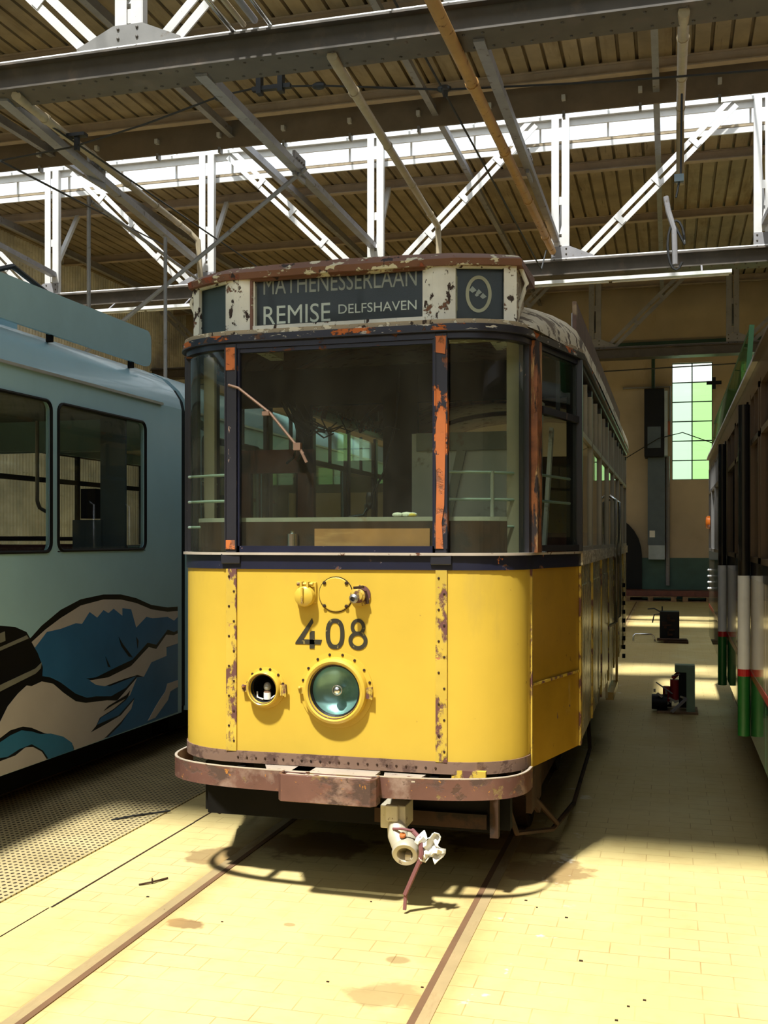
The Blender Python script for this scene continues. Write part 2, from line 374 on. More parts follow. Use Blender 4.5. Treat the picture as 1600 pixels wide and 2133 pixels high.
# ------------------------------------------------------------------ hall
XL, XR, YF, YB, ZR = -15.2, 7.0, -4.0, 31.5, 9.0
def struct(name, mb, mats, **k):
    o = mb.build(name, mats, **k); o['kind'] = 'structure'; return o
struct('floor', MB().box((XL-.2,YF-.2,-.2),(XR+.2,YB+.3,0)), M['floor'])
WIN = [(.07,1.18,3.43,6.79), (1.94,3.05,3.43,6.79), (3.81,4.92,3.43,6.79)]
mb = MB(); z0, z1 = 3.43, 6.79; xs = [XL-.2] + [v for w in WIN for v in w[:2]] + [XR+.2]
mb.box((XL-.2,YB,0),(XR+.2,YB+.3,z0)); mb.box((XL-.2,YB,z1),(XR+.2,YB+.3,ZR+.2))
for i in range(0, len(xs), 2): mb.box((xs[i],YB,z0),(xs[i+1],YB+.3,z1))
struct('wall_back', mb, M['wall'])
struct('trim_1', MB().box((-4.2,YB-.03,0),(XR,YB,1.19)), M['dado'])
for i, (a, b, c, d) in enumerate(WIN):
    mb = MB()
    n = 6; mx = (a+b)/2
    for k in range(n):
        za = c+(d-c)*k/n; zb = c+(d-c)*(k+1)/n
        for h, (p, q) in enumerate(((a,mx),(mx,b))):
            mb.box((p,YB+.10,za),(q,YB+.108,zb), 0 if k == n-1 else (1 if h == 0 else 2))
    w = struct('window_%d' % (i+1), mb, [M['pane_clear'], M['pane_pale'], M['pane_green']])
    f = MB()
    f.box((a,YB+.07,c-.02),(b,YB+.13,c+.02)); f.box((a,YB+.07,d-.02),(b,YB+.13,d+.02))
    for x in (a, mx, b): f.box((x-.016,YB+.07,c),(x+.016,YB+.13,d))
    for k in range(1, n): z = c+(d-c)*k/n; f.box((a,YB+.075,z-.014),(b,YB+.125,z+.014))
    f.build('window_frame', M['green_dark'], w)
# corrugated left wall: ribs run upright
def rib_profile(a, b, pitch, deep):
    pts = []; t = a
    while t < b:
        pts += [(t,0),(t+pitch*.80,0),(t+pitch*.84,deep),(t+pitch*.96,deep)]; t += pitch
    pts.append((b,0)); return pts
mb = MB(); pr = []
t = YF
while t < YB:
    pr += [(t,0),(t+.04,0),(t+.065,.03),(t+.105,.03)]; t += .13
vs = [(XL+d, y, 0) for y, d in pr] + [(XL+d, y, ZR+.1) for y, d in pr]; n = len(pr)
mb.add(vs, [(i+1, i, n+i, n+i+1) for i in range(n-1)]); mb.box((XL-.2,YF,0),(XL-.1,YB,ZR+.1))
struct('wall_left', mb, M['corrugated_wall'])
struct('wall_right', MB().box((XR,YF,0),(XR+.2,YB,ZR+.2)), M['wall'])
struct('wall_front', MB().box((XL-.2,YF-.2,0),(XR+.2,YF,4.8)).box((XL-.2,YF-.2,8.4),(XR+.2,YF,ZR+.2)).box((XL-.2,YF-.2,4.8),(-8,YF,8.4)).box((5,YF-.2,4.8),(XR+.2,YF,8.4)), M['wall'])
w = struct('window_20', MB().box((-8,YF-.12,4.8),(5,YF-.112,8.4)), M['glass_skylight'])  # added window behind the camera, unseen, to brighten the destination sign
f = MB(); x = -8
while x <= 5: f.box((x-.03,YF-.15,4.8),(x+.03,YF-.06,8.4)); x += 1.3
for z in (4.82,6.0,7.2,8.38): f.box((-8,YF-.15,z-.02),(5,YF-.06,z+.02))
f.build('window_frame', M['green_dark'], w)
# roof: ribbed sheets between cross-wise skylight strips
SLOTS = [(-2.1,1.45), (7.4,10.4), (16.9,19.9)]
edges = [YF-.1] + [v for s in SLOTS for v in s] + [YB+.3]
prof = rib_profile(XL-.1, XR+.1, .27, .075)
for i in range(0, len(edges), 2):
    y0, y1 = edges[i], edges[i+1]; mb = MB(); n = len(prof)
    vs = [(x, y0, ZR+d) for x, d in prof] + [(x, y1, ZR+d) for x, d in prof]
    mb.add(vs, [(i_, i_+1, n+i_+1, n+i_) for i_ in range(n-1)])
    mb.box((XL-.1,y0,ZR+.10),(XR+.1,y1,ZR+.15))
    struct('ceiling', mb, M['corrugated'])
for i, (y0, y1) in enumerate(SLOTS):
    w = struct('window_%d' % (i+4), MB().prism([(y0,ZR+.16),(y1+.15,ZR+.86),(y1+.15,ZR+.868),(y0,ZR+.168)], 0, XL, XR).box((XL,y1+.11,ZR+.07),(XR,y1+.118,ZR+.86)), M['glass_skylight'])
    f = MB(); x = XL+.35
    while x < XR: f.prism([(y0,ZR+.10),(y1+.15,ZR+.80),(y1+.15,ZR+.85),(y0,ZR+.15)], 0, x-.018, x+.018); f.box((x-.018,y1+.06,ZR+.15),(x+.018,y1+.10,ZR+.84)); x += 1.25
    f.box((XL,y1+.06,ZR+.46),(XR,y1+.10,ZR+.50))
    f.build('glazing_bar', M['steel_white'], w)
    MB().box((XL,y1-.02,ZR-.02),(XR,y1+.02,ZR+.08)).box((XL,y0-.02,ZR-.02),(XR,y0+.02,ZR+.18)).build('curb', M['steel_white'], w)  # curb coloured white to stand in for the skylight's glare
    if y0 > 0:
        fb = MB().box((XL,y0+.02,ZR-.52),(XR,y0+.06,ZR-.02))
        x = XL+.6
        k = struct('trim_%d' % (i+2), fb, M['fascia'])
        g = MB()
        while x < XR: g.box((x-.03,y0-.06,ZR-.34),(x+.03,y0+.02,ZR-.26)); g.box((x-.02,y0-.02,ZR-.60),(x+.02,y0+.10,ZR-.50),1); x += 1.18
        g.each('hook', [M['steel_white'], M['steel_mid']], k)
# purlins
pl = ['nearest', 'second nearest', 'third nearest', 'fourth nearest', 'fifth nearest', 'sixth nearest', 'seventh nearest', 'rearmost']
for i, y in enumerate((2.6, 6.9, 11.3, 13.9, 16.55, 20.75, 24.3, 30.6)):
    o = MB(); o.box((XL,y-.01,ZR-.16),(XR,y+.01,ZR)); o.box((XL,y-.07,ZR-.18),(XR,y+.07,ZR-.16)); o.box((XL,y-.07,ZR-.015),(XR,y+.07,ZR-.002))
    tag(o.build('roof_purlin', M['purlin']), 'brown steel roof purlin under the ribbed ceiling, the %s of the cross-wise purlins' % pl[i], 'beam', 'cross-wise roof purlins')
for i, x in enumerate((-14.2,-10.8,-7.3,-3.7,-.2,3.4)):
    o = MB(); o.box((x-.01,10.6,ZR-.34),(x+.01,YB,ZR-.18)); o.box((x-.05,10.6,ZR-.35),(x+.05,YB,ZR-.33))
    tag(o.build('roof_rafter', M['steel_mid']), 'grey lengthwise roof rafter running to the back wall, %s from the left wall' % ['first','second','third','fourth','fifth','sixth'][i], 'beam', 'lengthwise roof rafters')

# trusses
def truss(Y, which, near=False):
    SW = M['steel_white'] if Y < 25 else M['steel_mid']  # furthest truss in grey, its dimmer light put into the colour
    t = thing('roof_truss', 'riveted roof truss with white uprights, %s' % which, 'truss', (-5.5,Y,6.5), 'cross-wise roof trusses')
    c = MB(); x0, x1 = XL+.02, XR-.02
    c.box((x0,Y,6.62),(x1,Y+.02,6.84)); c.box((x0,Y-.10,6.83),(x1,Y+.30,6.85)); c.box((x0,Y-.03,6.60),(x1,Y+.42,6.62)); c.box((x0,Y+.30,6.62),(x1,Y+.32,6.84))
    if near:
        x = -12.0
        while x < 6:
            for yy in (Y+.05, Y+.34): c.lathe((x+ (.06 if yy > Y+.1 else 0),yy,6.60), (0,0,-1), [(.018,0),(.016,.008),(.008,.014),(0,.016)], 6)
            x += .19
    c.build('bottom_chord', M['steel_grey'], t)
    MB().tube([(x0,Y-.02,6.885),(x1,Y-.02,6.885)], .022, 8).build('conduit', SW, t)
    MB().box((x0,Y+.02,9.50),(x1,Y+.22,9.56)).box((x0,Y+.10,9.38),(x1,Y+.14,9.50)).build('top_chord', SW, t)
    xs = [-12.6,-9.05,-5.5,-1.95,1.6,5.15]
    for x in xs:
        v = MB()
        for s in (-1, 1):
            v.box((x+s*.09-.065,Y-.005,6.84),(x+s*.09+.065,Y+.012,9.5)); v.box((x+s*.155-.008,Y,6.84),(x+s*.155+.008,Y+.10,9.5))
        v.box((x-.06,Y+.012,7.15),(x+.06,Y+.022,7.3)); v.box((x-.06,Y+.012,7.9),(x+.06,Y+.022,8.05))
        v.build('upright', SW, t)
        g = MB(); g.prism([(x+.16 if x < -5.5 else x+.60,6.84),(x+.16 if x < -5.5 else x+.60,6.93),(x+.17,7.12),(x-.17,7.12),(x-.16 if x > -5.5 else x-.60,6.93),(x-.16 if x > -5.5 else x-.60,6.84)], 1, Y-.03, Y-.008)
        for sx in (-.11, .11):
            for zz in (6.88, 6.98, 7.08): g.lathe((x+sx,Y-.03,zz), (0,-1,0), [(.018,0),(.014,.012),(0,.016)], 6, 1)
        g.build('gusset_plate', [M['steel_mid'] if Y > 15 else M['steel_light'], M['steel_grey']], t)
        b = MB(); b.bar((x,Y+.06,7.35),(x,Y+1.02,8.84),.09,.07)
        b.build('knee_brace', SW, t)
    for x in xs:
        for s in ((1,-1) if x == -5.5 else ((1,) if x > -5.5 else (-1,))):
            d = MB(); p = V((x+s*.42,Y+.03,6.92)); q = V((x+s*3.05,Y+.03,9.48)); u = (q-p).normalized(); w = V((-u.z,0,u.x))*.075
            for k in (-1, 1): d.bar(p+w*k, q+w*k, .02 if False else .10, .02, 0, up=(0,1,0)) if False else d.add(
                [p+w*(k-.62), p+w*(k+.62), q+w*(k+.62), q+w*(k-.62), p+w*(k-.62)+V((0,.02,0)), p+w*(k+.62)+V((0,.02,0)), q+w*(k+.62)+V((0,.02,0)), q+w*(k-.62)+V((0,.02,0))],
                [(0,1,2,3),(7,6,5,4),(4,5,1,0),(5,6,2,1),(6,7,3,2),(7,4,0,3)])
            for tt in (.25,.5,.75): cc = p.lerp(q, tt); d.bar(cc-w*1.4+V((0,-.005,0)), cc+w*1.4+V((0,-.005,0)), .10, .012, 0, up=(0,1,0))
            d.build('diagonal', SW, t)
    return t
truss(10.04, 'the nearest one, at the top of the view', True)
truss(19.7, 'the middle one, above the yellow tram roof', True)
truss(29.1, 'the furthest one, just before the back wall')

# lengthwise bracing
def member(name, p, q, w, h, mat, label, cat='brace', group=None, mid=None):
    o = MB().bar(p, q, w, h)
    if mid:
        c = V(p).lerp(V(q), mid); o.box((c.x-.02,c.y-.22,c.z-.12),(c.x+.02,c.y+.22,c.z+.22))
        for dy in (-.14,-.05,.05,.14):
            for dz in (.03,.13): o.ball((c.x+.025,c.y+dy,c.z+dz), .018, 0, 4)
    return tag(o.build(name, mat), label, cat, group)
member('lengthwise_brace', (-4.75,10.2,6.62), (-5.55,19.68,7.40), .13, .10, M['steel_mid'], 'grey steel brace running back to the centre upright of the middle truss', mid=.42)
member('lengthwise_brace', (-7.15,10.2,6.62), (-9.25,19.68,7.36), .13, .10, M['steel_mid'], 'grey steel brace running back to the second upright from the left', mid=.34)
member('lengthwise_brace', (-1.80,10.2,6.62), (-2.02,19.68,7.25), .11, .10, M['steel_mid'], 'grey steel brace beside the ochre pipe, ending at the upright right of the yellow tram', mid=.5)
member('lengthwise_brace', (-10.3,10.2,6.62), (-12.55,19.68,7.30), .13, .10, M['steel_mid'], 'grey steel brace at far left above the blue tram roof')
member('lengthwise_brace', (1.9,10.2,6.62), (1.62,19.68,7.30), .11, .10, M['steel_mid'], 'dark grey steel brace at the right edge of the hall roof', mid=.5)
def pipe(pts, r, mat, label, rings=0):
    o = MB().tube(pts, r, 10)
    for k in range(rings):
        c = V(pts[0]).lerp(V(pts[1]), (k+.5)/rings); d = (V(pts[1])-V(pts[0])).normalized()*.04; o.tube([c-d, c+d], r*1.18, 10)
    return tag(o.build('overhead_pipe', mat, smooth=True), label, 'pipe')
pipe([(-2.03,7.6,6.42),(-2.08,19.6,7.02)], .065, M['pipe_ochre'], 'thick ochre pipe slanting down over the right side of the yellow tram', 5)
pipe([(-3.28,10.12,6.57),(-4.22,19.5,7.62),(-4.22,19.58,7.3),(-4.22,19.6,6.87)], .055, M['pipe_cream'], 'cream pipe with a bend, running back to a drop above the tram sign', 4)
pipe([(-6.9,10.1,6.56),(-9.25,19.3,7.85),(-9.12,19.45,7.7),(-9.08,19.5,6.87)], .055, M['pipe_cream'], 'cream pipe on the left ending in a dark elbow at a white upright', 5)
pipe([(.128,10.12,6.57),(.150,16.0,7.83),(.150,16.05,6.9)], .055, M['pipe_cream'], 'cream pipe on the right that bends down over the hanging cable loop', 3)
for i, (x, z, r, mt) in enumerate(((-4.30,6.98,.028,'chrome'),(-4.18,7.02,.028,'pipe_cream'),(-4.06,7.05,.035,'steel_mid'),(-3.90,7.0,.025,'chrome'))):
    pipe([(x,4.0,z),(x,10.0,z-.08)], r, M[mt], ['bright thin pipe, leftmost of the four lying on the nearest truss','cream thin pipe, second of the four on the nearest truss','grey pipe, third of the four on the nearest truss','bright thin pipe, rightmost of the four lying on the nearest truss'][i])
# hangers over the blue tram
for p, q, r, lb in (((-8.33,14,6.80),(-8.33,14,4.6),.03,'grey upright hanger rod, left one over the blue tram'), ((-7.08,14,6.10),(-7.08,14,4.0),.028,'grey upright hanger rod beside the sign end of the yellow tram'),
                    ((-8.6,14.1,4.40),(-4.95,14.1,6.95),.032,'long grey slanting rod crossing in front of the truss uprights'), ((-8.33,14.05,6.75),(-9.10,19.55,6.9),.03,'short grey rod from the hanger to the truss')):
    tag(MB().tube([p, q], r, 8).build('hanger_rod', M['steel_mid']), lb, 'rod')

# overhead wires
def wire(pts, r, label, extra=None, name='overhead_wire'):
    o = MB().tube(pts, r, 6)
    if extra: extra(o)
    return tag(o.build(name, M['wire']), label, 'wire')
def sag(p, q, d, n=8): return [V(p).lerp(V(q), t/n) - V((0,0,d*4*(t/n)*(1-t/n))) for t in range(n+1)]
wire([(-2.78,7.4,7.23),(-2.63,10.1,7.037),(-2.16,18.5,6.42),(-2.12,18.9,6.85)], .014, 'thin black trolley wire passing over the yellow tram through the hanger fitting')
wire([(-7.10,10.1,6.63),(-7.765,19.6,7.03)], .013, 'thin black wire slanting from upper left down to the tram sign')
wire([(-7.10,10.1,5.867),(-9.96,19.6,7.716)], .013, 'thin black wire low on the left above the blue tram')
def fit(o):
    for c in ((-3.95,11.7,7.0),(-5.19,11.7,7.0),(-2.46,11.7,6.80)): o.ball(c, .055, 0, 5, (1.6,1,.8))
    o.bar((-2.46,11.7,6.80),(-2.40,11.5,6.66),.05,.08); o.box((-4.72,11.65,6.98),(-4.66,11.75,7.45)); o.box((-4.45,11.65,6.98),(-4.39,11.75,7.45)); o.box((-4.78,11.67,7.02),(-4.3,11.73,7.07))
    o.box((-7.25,11.65,6.72),(-7.0,11.75,6.76)); o.box((-7.15,11.67,6.55),(-7.10,11.73,6.72))
wire([(XL+.15,11.7,6.05),(-7.2,11.7,6.60),(-6.20,11.7,6.78),(-5.19,11.7,7.02),(-4.67,11.7,7.07),(-3.92,11.7,7.0),(-2.46,11.7,6.79),(-.58,11.7,6.67),(XR-.1,11.7,6.4)], .012, 'black span wire with insulators crossing the hall below the nearest roof', fit, 'span_wire')
wire([(XL+.15,28.6,6.3),(-3,28.6,6.15),(XR-.1,28.6,6.35)], .018, 'thin dark wire crossing in front of the back wall', None, 'span_wire')
wire([(-1.3,30.6,3.95),(-.30,30.6,4.55),(.35,30.6,4.70),(1.5,30.6,4.25)], .014, 'dark slack cable crossing the lower panes of the back window', None, 'slack_cable')
o = MB(); o.tube([(.13,12.0,6.58),(.12,12.0,5.72),(.07,12.0,5.45)], .012, 6); o.tube([(.03,12,5.2)]+[(.07+.09*math.sin(a),12.0,4.93-.27*math.cos(a)) for a in [k*math.pi/8-math.pi/2+math.pi for k in range(15)]], .014, 6)
o.tube([(-.04,12,5.47),(-.01,12,5.3),(.05,12,5.10),(.06,12,4.72)], .03, 8, 1); o.box((.05,11.97,5.62),(.15,12.03,5.70), 2)
tag(o.build('hanging_cable_loop', [M['wire'], M['steel_mid'], M['blue_grey']]), 'looped black cable with a grey pull rod hanging at upper right', 'cable')

# lighting battens (off) under the middle truss
for (a, b, lb) in ((-3.1,1.05,'long white fluorescent batten under the middle truss, right of the tram sign'), (-11.6,-8.9,'long white fluorescent batten under the middle truss over the blue tram')):
    t = thing('batten_light', lb, 'lamp', (a,19.4,6.40))
    MB().box((a,19.36,6.37),(b,19.46,6.43)).build('housing', M['tube_white'], t)
    MB().tube([(a+.05,19.40,6.345),((a+b)/2-.03,19.40,6.345)], .018, 8).tube([((a+b)/2+.03,19.40,6.345),(b-.05,19.40,6.345)], .018, 8).each('tube', M['tube_white'], t)
    MB().bar((a+.5,19.41,6.42),(a+.5,19.71,6.62),.03,.02).bar((b-.5,19.41,6.42),(b-.5,19.71,6.62),.03,.02).each('bracket', M['steel_mid'], t)

# back wall things
t = thing('wall_heater', 'dark wall heater cabinet with white side panel and tall blue-grey duct beneath', 'heater', (-.4,YB,1.1))
MB().box((-.69,YB-.75,4.05),(-.14,YB,5.98)).build('cabinet', M['black'], t, bevel=.02)
MB().box((-.14,YB-.75,4.08),(-.05,YB,5.90)).build('side_panel', M['duct_light'], t)
MB().box((-.60,YB-.70,4.3),(-.24,YB-.76,4.9)).build('grille', M['blue_grey'], t)
MB().box((-.60,YB-.45,1.55),(-.13,YB,4.05)).build('duct', M['blue_grey'], t)
MB().box((-.58,YB-.46,1.15),(-.13,YB-.02,1.55)).build('duct_outlet', M['duct_light'], t)
MB().box((-.55,YB-.46,1.78),(-.40,YB-.45,1.97)).build('notice_plate', M['white_plastic'], t)
MB().tube([(-.05,YB-.12,.4),(-.05,YB-.12,4.1)], .06, 8).tube([(.22-.2,YB-.12,4.7),(.02,YB-.12,6.1),(-1.3,YB-.12,6.1)], .03, 6).build('riser_pipe', M['steel_mid'], t)
MB().tube([(-.45,YB-.3,5.98),(-.45,YB-.3,7.25)], .05, 8).build('flue', M['green_dark'], t)
tag(MB().box((.12-.17,YB-.2,4.72),(.02,YB-.05,5.1)).build('orange_valve_box', M['orange_flat']), 'small orange valve box beside the back window', 'box')
tag(MB().box((XL+.1,YB-.10,7.28),(XR,YB-.02,7.42)).build('wall_pipe', M['green_dark']), 'dark green horizontal pipe high on the back wall', 'pipe')
o = MB(); pts = [(-2.6,0.0)]+[(-1.75+.98*math.cos(a), 1.25+1.15*math.sin(a)) for a in [math.pi-k*math.pi/14 for k in range(15)]]+[(-.77,0.0)]
o.prism(pts, 1, YB-.20, YB-.02); tag(o.build('arched_doorway_cover', M['black']), 'black round-topped doorway at the foot of the back wall behind the yellow tram', 'door')
t = thing('pallet_stack', 'low wooden pallets lying along the foot of the back wall', 'pallet', (0,30.5,0))
p = MB()
for x in (-1.2, .35, 1.9):
    for dx in (0,.62,1.24): p.box((x+dx,30.1,.02),(x+dx+.14,31.1,.12))
    for k in range(5): p.box((x,30.1+k*.22,.12),(x+1.4,30.2+k*.22,.145)); p.box((x,30.1+k*.22,0),(x+1.4,30.2+k*.22,.02))
p.build('pallet_boards', M['pallet'], t)
MB().box((-1.3,30.2,.15),(3.2,31.0,.30)).build('dark_plank', M['redwood'], t)
o = MB(); o.bar((1.0,30.9,6.1),(1.4,30.9,6.1),.05,.10); o.bar((1.2,30.9,6.25),(1.2,30.9,5.92),.09,.09); 
tag(o.build('wall_anchor', M['black']), 'small black cross-shaped anchor on the wall right of the window', 'fitting')

# floor inlays
for i, x in enumerate((-2.235, -.845)):
    t = thing('tram_rail', 'flush tram rail with dark groove, %s rail of the yellow tram track' % ('left' if i == 0 else 'right'), 'rail', (x,10,0), 'rails of the yellow tram track')
    MB().box((x-.035,YF,.0005),(x+.03,YB-1.6,.004)).build('rail_head', M['rail_steel'], t)
    s = 1 if i == 0 else -1
    MB().box((x+s*.032-.014,YF,.0008),(x+s*.032+.014,YB-1.6,.0045)).build('groove', M['groove'], t)
for i, x in enumerate((-5.72, -4.30)):
    tag(MB().box((x-.035,YF,.0085),(x+.03,YB-1.6,.014)).build('tram_rail', M['rail_steel']), 'flush rail under the blue tram, %s one' % ('outer' if i == 0 else 'inner'), 'rail', 'rails under the blue tram')
tag(MB().box((-4.25,YF,.0005),(-3.025,YB-1.6,.008)).build('perforated_floor_plate', M['perforated']), 'perforated metal floor strip between the yellow and blue trams', 'floor plate')
o = MB()
y = 1.5
while y < 20:
    n = random.uniform(.5,1.6); o.bar((-2.765+random.uniform(-.006,.006),y,.001),(-2.765+random.uniform(-.006,.006),y+n,.001), random.uniform(.004,.012), .003); y += n+random.uniform(.0,.05)
tag(o.build('floor_joint', M['dark_rust']), 'dark cracked joint in the paving left of the yellow tram track', 'joint')
tag(MB().tube([(-3.25,5.72,.012),(-3.16,5.82,.018),(-3.08,5.93,.012),(-3.00,6.0,.016)], .006, 6).build('twig', M['wire']), 'black twig-like scrap lying on the perforated floor strip', 'scrap')
tag(MB().tube([(-2.52,4.70,.006),(-2.47,4.74,.01),(-2.43,4.83,.006)], .005, 5).tube([(-2.47,4.74,.006),(-2.50,4.80,.006)], .004, 5).build('leaf_scrap', M['dark_rust']), 'small brown leaf scrap on the paving left of the track', 'scrap')
random.seed(9)
for i in range(14):
    x = random.uniform(-2.7,.2); y = random.uniform(3.8,6.4); s = random.uniform(.004,.010)
    tag(MB().box((x,y,.0),(x+s*1.6,y+s,.004)).build('grit', M['dark_rust']), 'tiny dark grit crumb on the sunlit paving', 'crumb', 'grit on the paving')

# machines on the floor aisle
t = thing('battery_box', 'black metal box with bent tubes standing on the aisle floor, further one', 'machine', (.04,18.5,0))
MB().box((-.16,18.35,.05),(.16,18.65,.50)).build('case', M['black'], t, bevel=.01)
o = MB()
for k in range(9): o.box((-.13+random.uniform(0,.2),18.32,.1+k*.04),(-.05+random.uniform(0,.15),18.35,.13+k*.04))
o.build('wiring', M['dark_rust'], t)
MB().tube([(-.16,18.5,.49),(-.25,18.5,.54),(-.36,18.5,.53)], .012, 6).tube([(-.16,18.45,.45),(-.25,18.45,.44),(-.28,18.45,.30)], .012, 6).tube([(-.12,18.5,.5),(-.12,18.5,.58)], .012, 6).build('bent_tube', M['wire'], t)
o = MB(); o.box((-.10,18.0,0),(.30,18.4,.035)); o.box((-.20,18.05,.035),(.28,18.3,.06)); tag(o.build('scrap_plates', M['dark_rust']), 'flat dark scrap plates under the further black box', 'scrap')
tag(MB().tube([(-.58,18.1,.01),(-.58,18.1,.10),(-.55,18.1,.13),(-.30,18.15,.13),(-.26,18.15,.10),(-.24,18.15,.01)], .018, 8).build('bent_handrail', M['chrome'], smooth=True), 'loose chrome handrail lying left of the further black box', 'handrail')
t = thing('compressor_unit', 'upright red and green machine on a base plate on the aisle floor, nearer one', 'machine', (.05,10.9,0))
MB().box((-.12,10.7,0),(.27,11.1,.02)).build('base_plate', M['pallet'], t)
MB().box((.16,10.75,.02),(.24,10.95,.46)).box((.05,10.78,.40),(.24,10.92,.47)).build('frame', M['machine_green'], t)
MB().box((.09,10.80,.05),(.165,10.95,.42)).build('panel', M['black'], t)
o = MB(); o.tube([(.05,10.85,.12),(.05,10.85,.32)], .045, 10); o.tube([(-.03,10.85,.10),(-.03,10.85,.25)], .035, 10); o.tube([(.03,10.85,.33),(.10,10.85,.40)], .02, 8); o.build('cylinder', M['machine_red'], t, smooth=True)
o = MB(); o.tube([(-.17,10.8,.10),(-.02,10.8,.10)], .075, 12); o.tube([(-.15,10.95,.09),(.02,10.95,.09)], .06, 12); o.build('motor', M['black'], t, smooth=True)
o = MB()
for k in range(10): c = V((random.uniform(-.15,.1),random.uniform(10.72,10.9),random.uniform(.05,.22))); o.bar(c, c+V((random.uniform(-.06,.06),0,random.uniform(-.04,.06))), .02, .02)
o.each('valve_block', M['steel'], t)
MB().tube([(-.13,10.75,.30),(.03,10.75,.19)], .007, 6).tube([(.02,10.8,.36),(.10,10.8,.38)], .006, 6).build('lever', M['steel_mid'], t)
tag(MB().bar((.02,10.62,.03),(.16,10.68,.16),.035,.02).build('steel_offcut', M['steel_mid']), 'grey flat steel offcut leaning on the nearer machine', 'offcut')
# ------------------------------------------------------------------ yellow tram
CX = -1.535
T = thing('vintage_tram', 'old yellow tram number 408 with peeling paint and black destination sign, in the middle', 'tram', (CX,8.5,0))
def arc(a0, a1, e=0, n=10, sy=0):
    """plan curve of the tram nose in world xy; a = -90 (left corner) .. 90 (right corner); flat part between"""
    o = []
    for k in range(n+1):
        a = math.radians(a0+(a1-a0)*k/n); s = 1 if a >= 0 else -1
        o.append((CX + s*.515 + (.372+e)*math.sin(a), 5.10+sy-(.30+e)*math.cos(a)))
    return o
def nose(e=0, sy=0): return arc(-90,-1e-4,e,10,sy)+arc(1e-4,90,e,10,sy)
def around(e=0):
    n = nose(e); return [(CX-1.068-e,12.0),(CX-1.068-e,5.75)]+n+[(CX+1.068+e,5.75),(CX+1.068+e,12.0)]
def sidepath(s, e=0, y0=5.10, y1=5.75):
    a = (CX+s*(.887+e),5.10); b = (CX+s*(1.068+e),5.75)
    return [a,b] if s > 0 else [b,a]
# lower body
def bt(mb, *a, **k): return mb.build(*a, **k)
fp = MB(); HO = [(-.357,.983,.078,.09),(.003,.985,.142,.155)]; xx = -.515
for hx, hz, hr, hs in HO:
    fp.box((CX+xx,4.80,.66),(CX+hx-hs,4.82,1.565)); fp.box((CX+hx-hs,4.80,.66),(CX+hx+hs,4.82,hz-hs)); fp.box((CX+hx-hs,4.80,hz+hs),(CX+hx+hs,4.82,1.565)); xx = hx+hs
    vs = []; n = 48
    for k in range(n):
        t = 2*math.pi*k/n; c, s_ = math.cos(t), math.sin(t); q = hs/max(abs(c),abs(s_)); vs += [(CX+hx+hr*c,4.80,hz+hr*s_),(CX+hx+q*c,4.80,hz+q*s_)]
    fp.add(vs, [(2*k,2*((k+1)%n),2*((k+1)%n)+1,2*k+1) for k in range(n)])
fp.box((CX+xx,4.80,.66),(CX+.515,4.82,1.565))
fp.build('front_panel', M['yellow'], T)
for s in (-1, 1):
    MB().wall(arc(-90,-1e-4) if s < 0 else arc(1e-4,90), .66, 1.565, .02).build('corner_panel', M['yellow'], T, smooth=True)
    MB().wall(sidepath(s), .60, 1.565, .02).build('platform_panel', M['yellow_shaded'], T)
    p = MB(); q = sidepath(s, .004); a, b = (q if s > 0 else q[::-1])
    p.bar((a[0],a[1],1.0),(b[0],b[1],1.0),.006,.012).bar((a[0],a[1]+.005,.60),(a[0],a[1]+.005,1.56),.012,.03); p.bar((b[0],b[1],.60),(b[0],b[1],1.56),.012,.03)
    p.build('platform_moulding', M['seam'], T)
    x = CX+s*1.068; xa, xb = (x-.02,x) if s > 0 else (x,x+.02)
    ys = [5.78,6.65,7.55,8.45,9.30,10.2,11.1,12.0]
    for i in range(7):
        o = MB().box((xa,ys[i]+.012,.60 if i != 3 else .46),(xb,ys[i+1]-.012,1.565)); o.box((min(x,x+s*.006),ys[i]+.10,.70),(max(x,x+s*.006),ys[i+1]-.10,1.45))
        o.build('side_panel', M['old_side'] if s > 0 else M['yellow_shaded'], T)
        MB().box((min(x,x+s*.010),ys[i]-.018,.60),(max(x,x+s*.010),ys[i]+.018,1.60)).build('side_strap', M['seam'], T)
    for i in range(8):
        y = ys[i]; MB().box((min(x-.02*s,x+s*.004)-0,y-.03,1.62),(max(x-.02*s,x+s*.004),y+.03,2.62)).build('window_post', M['post_dark'], T)
    for i in range(7):
        a, b = ys[i]+.03, ys[i+1]-.03
        w = MB().box((x-s*.012-.003,a,1.66),(x-s*.012+.003,b,2.58)).build('side_window', M['glass_side'], T)
        f = MB(); f.box((x-.018,a,2.27),(x+.008,b,2.30)); f.box((x-.018,a,1.64),(x+.008,b,1.665)); f.box((x-.018,a,1.66),(x+.006,a+.018,2.58)); f.box((x-.018,b-.018,1.66),(x+.006,b,2.58))
        f.box((x-.018,(a+b)/2-.008,2.30),(x+.006,(a+b)/2+.008,2.60)); f.build('window_frame', M['beige_frame'] if s > 0 else M['post_dark'], w)
MB().box((CX-1.06,11.98,.6),(CX+1.06,12.0,2.64)).build('rear_wall', M['yellow_shaded'], T)
# belt and sill
MB().wall(nose(.008), 1.560, 1.628, .03).build('belt_band', M['navy'], T, smooth=True)
for s in (-1, 1): MB().wall(sidepath(s,.008), 1.560, 1.628, .03).build('belt_band', M['navy'], T)
MB().wall(nose(.024), 1.628, 1.640, .05).build('sill_moulding', M['bright_edge'], T, smooth=True)
for s in (-1, 1):
    MB().wall(sidepath(s,.02), 1.628, 1.640, .05).build('sill_moulding', M['bright_edge'], T)
    x = CX+s*1.074; MB().box((x-.03,5.75,1.565),(x+.012,12.0,1.64)).build('side_sill', M['sill_cream'], T)
